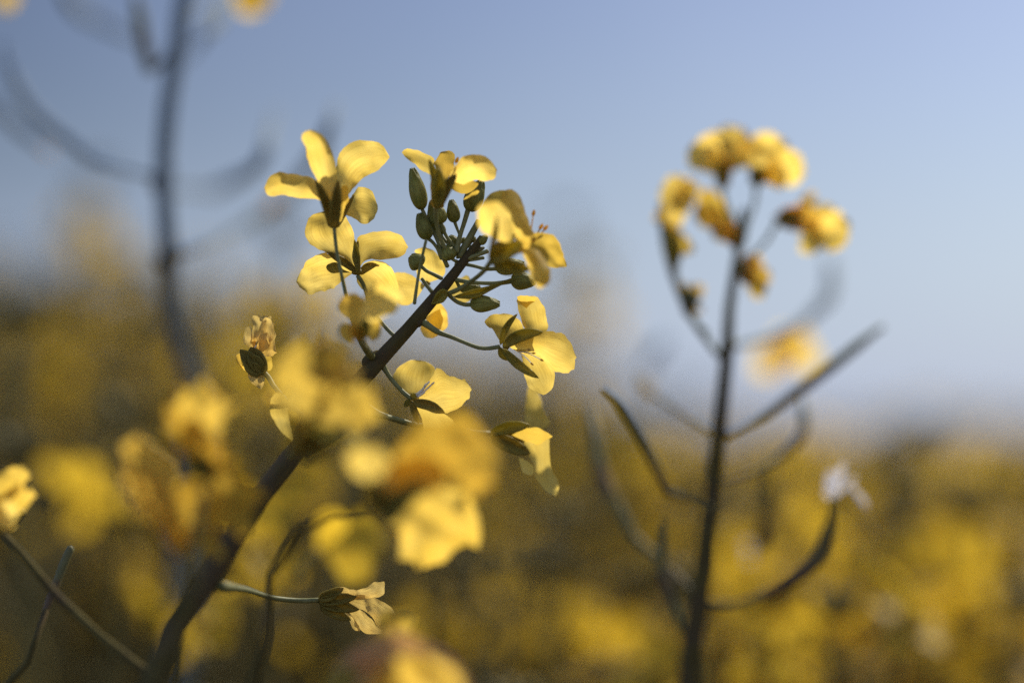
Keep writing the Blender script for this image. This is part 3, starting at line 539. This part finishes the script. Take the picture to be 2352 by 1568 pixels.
blurflower(B3, e(890, 860), -31, [(e(860, 880), e(1170, 610), 120, 'petal_near', 2), (e(870, 880), e(900, 620), 110, 'petal_near', 0), (e(860, 880), e(1010, 840), 100, 'petal_near', 3)],
           [(e(850, 960), e(850, 860), 60, 'petal_amber')], ped=[e(870, 880), e(890, 960), e(896, 1000)], pz=[-31, -37], label='broad blurred golden flower left of the thick stem')

B4 = plant([e(1850, 1480), e(1830, 1560), e(1800, 1700), e(1780, 1900)], [-32, -32, -32], [14, 18], 'plant at the bottom edge showing one pink-tinged near flower')
f = flower(B4, e(1560, 1560), -32, 24, label='very near pink-tinged flower cut by the bottom edge')
petal(f, e(1500, 1600), [e(1560, 1450), e(1660, 1360), e(1780, 1300), e(1900, 1320), e(2040, 1390)], [e(1900, 1750), e(2050, 1700), e(2180, 1620)], e(2140, 1490), -32, -33, mat='petal_pink', bow=-3, cup=2, ruf=1.4)
petal(f, e(1600, 1650), [e(1780, 1450), e(1900, 1400), e(2000, 1420)], [e(1900, 1800), e(2050, 1700), e(2130, 1600)], e(2110, 1490), -34, -37, mat='petal_soft', bow=-2, ruf=1)
petal(f, e(1480, 1640), [e(1480, 1560), e(1600, 1440), e(1700, 1380)], [e(1600, 1700), e(1700, 1600), e(1760, 1480)], e(1770, 1380), -33, -31, mat='sepal', bow=-2)
petal_bt(f, e(1740, 1330), e(1900, 1215), 60, -20, -18, 'petal_soft')
petal_bt(f, e(1740, 1360), e(1810, 1200), 50, -20, -18, 'petal_soft')

B5 = plant([(-30, 1190), e(0, 830), e(120, 970), e(240, 1115), e(400, 1270), e(530, 1375), e(650, 1470), e(730, 1560), (385, 1640)], [-9, -11, -13, -15, -17], [10, 11], 'pale green stem slanting down from the left edge', mat='stem')
blurflower(B5, e(-30, 840), -15, [(e(-50, 800), e(118, 645), 78, 'petal_soft', -2), (e(-50, 770), e(60, 540), 80, 'petal_soft', 0), (e(-60, 800), e(60, 760), 60, 'petal', -4)], [(e(-20, 850), e(60, 770), 30)], ped=[e(-30, 840), e(-60, 900)], pz=[-8, -8], label='yellow flower cut by the left edge')
m = MB(); m.add(*tubepx([e(10, 850), e(60, 800), e(105, 745)], (9, 12, 10), [-7, -7], n=14)); m.build('seed_pod', M['pod'], B5)
B6 = plant([e(212, 1200), e(190, 1270), e(160, 1370), e(110, 1470), e(40, 1560)], [-7, -8, -9], [7, 8], 'slim plant at the lower left ending in one upright dark pod', mat='stem')
m = MB(); m.add(*tubepx([e(205, 1215), e(245, 1110), e(285, 1010), e(325, 915)], (7, 9, 10, 9), [-7, -5], n=20, wob=.15)); o = m.build('seed_pod', M['pod'], B6)

# ================================================================== plant on the right, behind the focus
g5, g6 = Z5, Z6
C = plant([g5(690, 500), g5(688, 600), g5(648, 780), g5(620, 950), g5(606, 1120), g5(600, 1250), g6(632, 470), g6(604, 700), g6(578, 950), g6(555, 1150), g6(520, 1350), g6(500, 1568)],
          [30, 30, 30, 30], [7, 10, 14, 18, 22, 26], 'tall plant on the right with yellow flowers on top and curved pods on both sides', mat='stem')
T = 30
def tf(c0, pets, seps, ped=None, z=T, label=None, r=12, smat='sepal'):
    return blurflower(C, g5(*c0), z, [(g5(*q[0]), g5(*q[1]), q[2], q[3], q[4]) + tuple(q[5:]) for q in pets], [(g5(*q[0]), g5(*q[1]), q[2], q[3] if len(q) > 3 else smat) for q in seps], r=r, ped=[g5(*p) for p in ped] if ped else None, pz=[z, 30], label=label)
tf((580, 385), [((590, 330), (415, 150), 84, 'petal', -2), ((600, 300), (640, 60), 92, 'petal', 2), ((580, 300), (500, 95), 78, 'petal', 1), ((600, 300), (720, 150), 76, 'petal', 3)], [((575, 390), (600, 210), 30, 'petal_near'), ((570, 390), (560, 240), 26, 'sepal')], ped=[(575, 390), (590, 470), (660, 620), (680, 700)], label='topmost left flower of the right plant')
tf((755, 375), [((760, 340), (850, 100), 100, 'petal', 0), ((770, 330), (1005, 250), 92, 'petal', -2), ((760, 330), (730, 120), 76, 'petal', 2), ((770, 340), (920, 320), 60, 'petal', -3)], [((755, 380), (750, 270), 30, 'sepal'), ((755, 380), (800, 270), 26, 'petal_near')], ped=[(755, 380), (745, 470), (700, 600), (685, 680)], label='topmost right flower of the right plant')
tf((320, 800), [((310, 640), (345, 320), 84, 'petal', 0), ((300, 560), (400, 740), 48, 'petal_soft', -2, .1), ((290, 620), (240, 500), 40, 'petal_amber', 0), ((320, 520), (420, 350), 56, 'petal', 2)], [((325, 800), (275, 590), 28, 'sepal'), ((325, 800), (345, 640), 20, 'sepal')], ped=[(320, 790), (345, 920), (430, 1090), (560, 1290)], label='flower hanging at the far left of the right plant')
tf((620, 690), [((600, 640), (470, 400), 60, 'petal_soft', 0), ((620, 660), (555, 480), 50, 'petal_soft', 2), ((620, 640), (430, 500), 50, 'petal_soft', -1), ((620, 680), (530, 600), 40, 'petal_amber', 0)], [((620, 690), (630, 570), 22, 'petal_amber'), ((620, 690), (560, 560), 22, 'petal_amber')], ped=[(620, 680), (645, 720), (650, 780)], label='small golden flower left of the stem top of the right plant')
tf((870, 560), [((1000, 580), (1250, 640), 96, 'petal', -3), ((960, 560), (1190, 540), 72, 'petal', 2), ((1000, 600), (1080, 725), 70, 'petal', 0), ((960, 560), (1060, 410), 30, 'petal_amber', 0), ((940, 540), (1100, 560), 50, 'petal_amber', 0)], [((865, 550), (1030, 500), 34, 'petal_amber'), ((865, 560), (1050, 590), 34, 'petal_amber'), ((865, 555), (1000, 550), 40, 'pod')], ped=[(870, 560), (800, 680), (670, 800)], label='flower facing right beside the stem of the right plant')
tf((670, 850), [((690, 860), (800, 960), 44, 'petal_soft', 0), ((690, 850), (770, 750), 44, 'petal_amber', 0), ((690, 860), (830, 860), 50, 'petal_amber', 0), ((690, 850), (730, 740), 36, 'petal_pink', 0)], [((665, 850), (760, 860), 40, 'petal_amber'), ((665, 850), (730, 800), 26, 'pod')], ped=[(670, 850), (640, 850)], label='withered orange flower touching the stem of the right plant')
tf((390, 1040), [((400, 1020), (455, 900), 34, 'petal_amber', 0), ((400, 1020), (370, 890), 30, 'petal_amber', 0), ((395, 1020), (470, 1040), 20, 'petal_amber', 0)], [((390, 1050), (400, 910), 34, 'pod'), ((390, 1050), (440, 940), 26, 'pod')], ped=[(390, 1050), (450, 1150), (560, 1290)], label='small brown withered flower left of the stem of the right plant')
pod(C, [g5(500, 1160), g5(370, 1040), g5(310, 860), g5(262, 640), g5(240, 470)], 8, [T, T], split=.2)
pod(C, [g5(640, 1225), g5(760, 1200), g5(900, 1150), g5(1060, 1060), g5(1155, 920), g5(1145, 760)], 16, [T + 8, T + 40], split=.5, mat='stem_pale')
pod(C, [g6(640, 510), g6(730, 465), g6(850, 395), g6(1000, 290), g6(1150, 170), g6(1335, 30)], 13, [T, T + 4], split=.25)
pod(C, [g6(640, 700), g6(760, 660), g6(900, 590), g6(985, 500), g6(1000, 430), g6(985, 330)], 11, [T, T + 10], split=.45)
o = pod(C, [g6(570, 1222), g6(680, 1228), g6(800, 1195), g6(920, 1145), g6(1030, 1060), g6(1090, 960), g6(1115, 800)], 17, [T, T - 6], split=.35)
W = flower(C, g6(1118, 800), T - 6, 10, c2=g6(1122, 770), label='bleached remains of petals on the tip of the long curved pod')
for q in ((1115, 790, 1110, 650, 40), (1120, 780, 1165, 620, 22), (1180, 690, 1270, 810, 18), (1120, 790, 1085, 720, 22), (1130, 760, 1220, 680, 18)): petal_bt(W, g6(q[0], q[1]), g6(q[2], q[3]), q[4] * .8, T, T, 'petal_white')
pod(C, [g6(590, 810), g6(500, 770), g6(430, 752), g6(350, 725), g6(318, 640), g6(285, 480), g6(210, 380), g6(130, 300)], 12, [T - 2, T - 12], split=.25)
pod(C, [g6(510, 1170), g6(420, 1080), g6(320, 975), g6(235, 920), g6(165, 820), g6(110, 600), g6(65, 370)], 15, [T, T + 12], split=.35)
pod(C, [g6(500, 1400), g6(450, 1300), g6(405, 1200), g6(380, 1040), g6(392, 870)], 14, [T, T], split=.2)
pod(C, [g6(590, 480), g6(520, 430), g6(430, 370), g6(350, 340), g6(285, 235)], 5, [T, T + 24], split=.85, rp=5)
f = flower(C, g6(355, 330), T + 22, 10, label='tiny dried orange flower on a thin stalk')
petal_bt(f, g6(350, 330), g6(290, 245), 26, T + 22, T + 22, 'petal_wilted', name='petal')
pod(C, [g6(310, 220), g6(330, 170), g6(400, 80)], 14, [T + 60, T + 60], split=.2, mat='stem_pale')
pod(C, [g6(858, 600), g6(850, 720), g6(835, 860), g6(785, 1010)], 15, [T + 20, T + 25], split=.2)
f = flower(C, g6(762, 1005), T + 30, 9, label='faint pale petals below the pods of the right plant')
petal_bt(f, g6(770, 1000), g6(735, 960), 22, T + 30, T + 30, 'petal_white'); petal_bt(f, g6(770, 1000), g6(750, 1040), 20, T + 30, T + 30, 'petal_white')
T8 = flower(C, g5(1010, 1120), T + 42, 13, ped=[g5(1000, 1110), g5(850, 1180), g5(700, 1215), g5(620, 1235)], pz=[T + 42, T], label='pale hanging flower right of the stem of the right plant')
for q in ((1000, 1140, 760, 1380, 74), (1010, 1140, 890, 1330, 60), (1010, 1150, 1045, 1380, 54), (1010, 1130, 850, 1230, 50)): petal_bt(T8, g5(q[0], q[1]), g5(q[2], q[3]), q[4], T + 44, T + 50, 'petal')
node(C, g6(632, 500), T, 17); node(C, g5(600, 1250), T, 17)

# ================================================================== tall plant on the left, behind the focus
h = Z7
Bp = plant([h(775, -160), h(740, 0), h(718, 190), h(690, 350), h(668, 500), h(660, 640), h(662, 780), h(680, 1030), h(688, 1200), h(712, 1350), h(762, 1480), h(785, 1640), h(770, 1900), h(740, 2200), h(730, 2700)], [48, 48, 48, 62, 90], [20, 21, 22, 23], 'tall blurred plant at the left reaching above the frame with long side pods', mat='stem_pale')
T = 48
pod(Bp, [h(640, 715), h(520, 690), h(400, 655), h(280, 600), h(170, 490), h(60, 340), h(10, 180)], 15, [T, T + 6], split=.3, mat='stem_pale')
pod(Bp, [h(-160, 260), h(-80, 370), h(0, 450), h(90, 530), h(175, 600)], 14, [T + 16, T + 16], split=.3, mat='stem_pale', tipdot=16)
pod(Bp, [h(700, 160), h(665, 240), h(600, 285), h(572, 130), h(545, -20)], 15, [T, T], split=.35, mat='pod')
pod(Bp, [h(670, 760), h(820, 765), h(960, 760), h(1040, 660), h(1110, 450)], 15, [T + 20, T + 80], split=.3, mat='stem_pale')
pod(Bp, [h(690, 1040), h(860, 970), h(1000, 900), h(1100, 835), h(1200, 760), h(1290, 600), h(1350, 430)], 15, [T, T + 60], split=.35, mat='stem_pale')
m = MB(); m.add(*bud_geo(P(*h(1085, 850), T + 20), P(*h(1120, 790), T + 20), 28 * px(T), n=8)); m.build('flower_bud', M['petal_amber'], Bp)
pod(Bp, [h(600, 200), h(500, 140), h(400, 90), h(270, 10), h(240, -60)], 15, [T + 10, T + 60], split=.3, mat='stem_pale')
pod(Bp, [h(740, 90), h(800, 50), h(880, 0), h(940, -60)], 12, [T, T + 40], split=.5, mat='stem_pale')
pod(Bp, [h(720, 260), h(790, 180), h(870, 100), h(900, 20)], 14, [T + 20, T + 80], split=.5, mat='stem_pale')
node(Bp, h(655, 722), T, 24); node(Bp, h(678, 1035), T, 24)
f = flower(Bp, h(1010, -60), T + 10, 14, label='yellow flower dipping in at the top edge'); petal_bt(f, h(1000, -60), h(1020, 65), 70, T + 10, T + 10, 'petal_soft'); petal_bt(f, h(1000, -50), h(1095, 10), 50, T + 10, T + 10, 'petal_soft'); petal_bt(f, h(1000, -50), h(960, 10), 50, T + 10, T + 10, 'petal_soft')
f = flower(Bp, h(-20, -40), T + 10, 14, label='orange petal tip at the top left corner'); petal_bt(f, h(-20, -40), h(60, 25), 60, T + 10, T + 10, 'petal_amber')

# ================================================================== the crop behind
def flower_local(mbp, mbs, c, axis, size, rg, opening=1.0, res=5):
    axis = axis.normalized(); u = axis.orthogonal().normalized(); v = axis.cross(u); ph = rg.random() * 6.28
    for k in range(4):
        a = ph + k * math.pi / 2 + rg.uniform(-.2, .2); o = u * math.cos(a) + v * math.sin(a); s = axis.cross(o)
        el = rg.uniform(-.1, .5) / opening; ln = size * rg.uniform(.85, 1.1); V, F = [], []
        for i in range(res):
            t = i / (res - 1); w = size * .62 * (0.15 + math.sin(min(t / .62, 1) * 1.57) * .85) * (math.sqrt(max(0.05, 1 - ((t - .6) / .42) ** 2)) if t > .6 else 1)
            out = o * (ln * t) + axis * (size * .35 * min(1, t * 3) + ln * t * math.sin(el) - ln * .25 * t * t)
            for q in (-1, 0, 1): V.append(c + out + s * (w * .5 * q) + axis * (0.06 * size * (1 - abs(q)) * -1))
        for i in range(res - 1):
            for q in range(2): x = i * 3 + q; F.append((x, x + 1, x + 4, x + 3))
        mbp.add(V, F)
    for k in range(4):
        a = ph + .78 + k * math.pi / 2; o = u * math.cos(a) + v * math.sin(a); s = axis.cross(o) * size * .1
        mbs.add([c - s, c + s, c + axis * size * .45 + o * size * .25 + s, c + axis * size * .45 + o * size * .25 - s], [(0, 1, 2, 3)])

TOPS = {}
def field_proto(seed, fl=1.0):
    """a whole rapeseed plant, its top at local z = 1.0"""
    rg = random.Random(seed); root = empty('rapeseed_plant', (0, 0, 0)); ms, mp, mq, ml, mb = MB(), MB(), MB(), MB(), MB()
    lean = Vector((rg.uniform(-.05, .05), rg.uniform(-.05, .05), 0))
    def S(z): return Vector((lean.x * z + .012 * math.sin(z * 5 + seed), lean.y * z + .012 * math.cos(z * 4 + seed), z))
    ms.add(*tube_geo([S(0), S(.3), S(.6), S(.85), S(.985)], [.006, .005, .0035, .0024, .0012], n=26, seg=7))
    def raceme(base, top, n, fl, spread=.026):
        mq, mp, mb = MB(), MB(), MB()
        d = (top - base)
        for i in range(n):          # pods and spent stalks below the flowers
            t = .15 + .6 * i / n; p = base.lerp(top, t); a = i * 2.4 + seed; o = Vector((math.cos(a), math.sin(a), 0))
            q = [p, p + o * .018 + Vector((0, 0, .006)), p + o * .032 + Vector((0, 0, .022)), p + o * .038 + Vector((0, 0, .045))]
            mq.add(*tube_geo(q, [.0006, .0008, .0016, .0005], n=8, seg=5))
        for i in range(fl):
            t = .80 + .18 * i / fl; p = base.lerp(top, t); a = i * 2.4; sp = spread * (1.15 - (i / fl) * .6); el = rg.uniform(.0, .9)
            o = Vector((math.cos(a) * math.cos(el), math.sin(a) * math.cos(el), math.sin(el)))
            e1 = p + o * sp; mq.add(*tube_geo([p, p + o * sp * .5, e1], [.0006, .0006, .0007], n=4, seg=4)); flower_local(mp, mb, e1, o, .0095 * rg.uniform(.85, 1.15), rg)
        for i in range(7 if fl else 3):
            a = i * 2.4; o = Vector((math.cos(a) * .5, math.sin(a) * .5, 1)).normalized(); p = top + o * .004
            mb.add(*bud_geo(p, p + o * .006, .0028, n=5, seg=6))
        me_ = MB(); cnt = []
        for q in (mq, mp, mb): me_.add(q.v, q.f); cnt.append(len(q.f))
        o = me_.build('flower_head', M['bgstem'], root, origin=Vector((0, 0, 0))); o.data.materials.append(M['bgpetal']); o.data.materials.append(M['bgstem'])
        o.data.polygons.foreach_set('material_index', [0] * cnt[0] + [1] * cnt[1] + [2] * cnt[2])
    raceme(S(.70), S(.985), 18, {0: 1, 1: 12, 2: 8}[fl], .014 if fl == 2 else .026)
    for k in range(8):
        a = k * 2.5 + seed; z0 = .42 + .055 * k; b0 = S(z0); tp = b0 + Vector((math.cos(a) * .085, math.sin(a) * .085, rg.uniform(.34, .46)))
        tp.z = .984 - rg.random() * (.035 if k > 3 else .09) - (.16 if fl == 2 else 0)
        ms.add(*tube_geo([b0, b0.lerp(tp, .35) + Vector((math.cos(a) * .02, math.sin(a) * .02, -.01)), tp], [.003, .0022, .001], n=12, seg=6)); raceme(b0.lerp(tp, .3), tp, 9, rg.choice((3, 5, 7)) if fl == 1 else rg.choice((0, 0, 1)))
    for k in range(46):
        a = k * 2.4; z0 = .12 + .0178 * k; b0 = S(z0); ln = .20 * (1 - z0 * .62); o = Vector((math.cos(a), math.sin(a), 0)); s = Vector((-o.y, o.x, 0)); V, F, U = [], [], []
        for i in range(7):
            t = i / 6; w = ln * .30 * math.sin(math.pi * (t * .9 + .06)); c0 = b0 + o * (ln * t) + Vector((0, 0, ln * (.55 * t - .75 * t * t)))
            for q in (-1, 0, 1): V.append(c0 + s * w * .5 * q + Vector((0, 0, abs(q) * .006 * math.sin(i * 2 + q)))); U.append((q * .5 + .5, t))
        for i in range(6):
            for q in range(2): x = i * 3 + q; F.append((x, x + 1, x + 4, x + 3))
        ml.add(V, F, U)
    Z = Vector((0, 0, 0)); TOPS[root.name] = S(.99)
    ms.build('stem', M['bgstem'], root, origin=Z); ml.build('foliage', M['leaf'], root, origin=Z)
    return root
protos = [field_proto(k, 0 if k < 3 else (1 if k < 6 else 2)) for k in range(7)]; used = [False] * 7
def field_plant(ix, x, y, h, rot, label, group=None):
    if not used[ix]: r = protos[ix]; used[ix] = True
    else:
        r = protos[ix].copy(); COL.objects.link(r)
        for ch in protos[ix].children:
            k = ch.copy(); COL.objects.link(k); k.parent = r
    tp = TOPS[protos[ix].name]; c_, s_ = math.cos(rot), math.sin(rot); x -= tp.x * c_ - tp.y * s_; y -= tp.x * s_ + tp.y * c_     # its top, not its foot, stands at x, y
    r.location = (x, y, 0); r.rotation_euler = (0, 0, rot); r.scale = (1, 1, h); r['label'] = label; r['category'] = 'plant'
    if group: r['group'] = group
    return r
rg = random.Random(11)
def top_at(xp, yp, dist):   # world point for a plant whose top shows at this pixel
    return P(xp, yp, (dist - D) * 1000, raw=True)
for i, (xp, yp, dist, lab) in enumerate([
        (225, 330, .80, 'blurred plant near the left edge, brownish flower head against the sky'),
        (1300, 440, .85, 'faint blurred plant rising between the cluster and the right plant'),
        (650, 440, .60, 'blurred plant whose yellow head glows left of the cluster under the two left flowers'),
        (90, 660, .85, 'soft brown plant mass at the left edge below the brownish head'), (430, 830, .8, 'soft plant below the tall blurred left stem'),
        (1830, 930, .72, 'low soft plant right of the right plant stem at the field edge'), (2120, 900, .66, 'soft yellow plant near the right edge, highest of the field there'),
        (2240, 1090, .62, 'bright yellow soft plant low at the right edge'), (2030, 1150, .6, 'bright yellow soft plant right of the bleached pod tip'), (1440, 1010, .7, 'soft plant just left of the right plant stem'),
        (2215, 1070, .56, 'nearest bright yellow plant at the right edge, its flowers soft round spots'), (2080, 1040, .52, 'bright yellow soft plant just right of the bleached petals'),
        (1840, 1210, .55, 'soft yellow plant under the long curved pod with bleached tip'), (2300, 1270, .56, 'soft golden plant in the lower right corner'), (1760, 1090, .56, 'soft yellow plant between the right stem and the curved pod'),
        (1290, 1400, .85, 'dim soft plant at the bottom between the middle and right stems'), (860, 1210, .80, 'dim golden plant behind the big blurred flower'), (60, 900, .60, 'dim brown plant behind the cut flower at the left edge'),
        (1500, 1220, .50, 'dim plant behind the lower left pods of the right plant'), (600, 1230, .85, 'dim yellow plant low behind the thick stem'), (2340, 1010, .70, 'soft yellow plant cut by the right edge at the horizon')]):
    p = top_at(xp, yp, dist); field_plant(6 if i < 3 else 3 + i % 3 if i not in (3, 4, 9, 15, 17, 18, 19) else i % 3, p.x, p.y, p.z, i * 1.3, lab)
def prof(x): 
    k = [(-400, 500), (120, 530), (330, 570), (440, 660), (560, 620), (700, 640), (900, 760), (1100, 830), (1280, 770), (1420, 830), (1520, 920), (1900, 935), (2150, 920), (2800, 960)]
    for (a0, b0), (a1, b1) in zip(k, k[1:]):
        if x <= a1: return b0 + (b1 - b0) * (x - a0) / (a1 - a0)
    return 1000
GL = 'blurred rapeseed plant in the field behind, like its neighbours'
n = 0; pts = []
for k in range(16):      # taller plants close together on the left
    xp, dist = -60 + 34 * k, .72 + .03 * ((k * 7) % 11); p = top_at(xp, 545 + 7 * k + 60 * rg.random(), dist); pts.append((p.x, p.y)); field_plant(k % 3 if k % 4 != 1 else 6, p.x, p.y, p.z, k * 1.7, GL, 'rapeseed plants of the field behind')
while n < 262:
    dist = 0.55 + 3.0 * rg.random() ** 1.5; xp = rg.uniform(-500, 2850)
    if dist < .75 and rg.random() < .5: continue
    yp = prof(xp) + abs(rg.gauss(0, 1)) * 70 / dist ** .5 + 5
    if dist < .8: yp += 90
    p = top_at(xp, yp, dist)
    if p.z > 1.25: p.z = 1.25 - rg.random() * .04
    if any((p.x - a) ** 2 + (p.y - b) ** 2 < .035 ** 2 for a, b in pts): continue
    pts.append((p.x, p.y)); pr_ = .6 if xp > 1500 else (.14 if xp < 500 else .16); field_plant(rg.randrange(3) + (3 if rg.random() < pr_ else 0), p.x, p.y, p.z, rg.random() * 6.28, GL, 'rapeseed plants of the field behind'); n += 1

# the rest of the crop, a mass to the horizon
mass = MB(); V, F = [], []
def sq(c, r, rg):
    u = Vector((rg.uniform(-1, 1), rg.uniform(-1, 1), rg.uniform(-1, 1))).normalized(); v = u.orthogonal().normalized()
    i = len(V); V.extend([c - u * r, c + v * r * .7, c + u * r, c - v * r * .7]); F.append((i, i + 1, i + 2, i + 3))
me = bpy.data.meshes.new('rapeseed_field'); mats = []
for k in range(52000):
    dist = 3.8 / (1 - rg.random() * .985) ; 
    if dist > 220: continue
    ang = rg.uniform(-.36, .36); h = rg.random() ** .6; r = .010 * max(1, dist / 5)
    zt = 1.06 + .03 * noise.noise(Vector((ang * dist * 1.5, dist * 1.5, 0)))
    z = max(.02, zt - .0 - (1 - h) * min(1.0, .9)); sq(Vector((math.sin(ang) * dist, math.cos(ang) * dist, z)), r * (1 if h > .75 else 1.6), rg); mats.append(0 if (h > .75 and rg.random() < .5) else 1)
me.from_pydata(V, [], F); me.materials.append(M['bgpetal']); me.materials.append(M['leaf']); me.polygons.foreach_set('material_index', mats); me.update()
fo = bpy.data.objects.new('rapeseed_field', me); COL.objects.link(fo); fo['kind'] = 'stuff'; fo['label'] = 'rest of the flowering rapeseed field running back to the horizon'
# closed canopy underneath the loose flowers
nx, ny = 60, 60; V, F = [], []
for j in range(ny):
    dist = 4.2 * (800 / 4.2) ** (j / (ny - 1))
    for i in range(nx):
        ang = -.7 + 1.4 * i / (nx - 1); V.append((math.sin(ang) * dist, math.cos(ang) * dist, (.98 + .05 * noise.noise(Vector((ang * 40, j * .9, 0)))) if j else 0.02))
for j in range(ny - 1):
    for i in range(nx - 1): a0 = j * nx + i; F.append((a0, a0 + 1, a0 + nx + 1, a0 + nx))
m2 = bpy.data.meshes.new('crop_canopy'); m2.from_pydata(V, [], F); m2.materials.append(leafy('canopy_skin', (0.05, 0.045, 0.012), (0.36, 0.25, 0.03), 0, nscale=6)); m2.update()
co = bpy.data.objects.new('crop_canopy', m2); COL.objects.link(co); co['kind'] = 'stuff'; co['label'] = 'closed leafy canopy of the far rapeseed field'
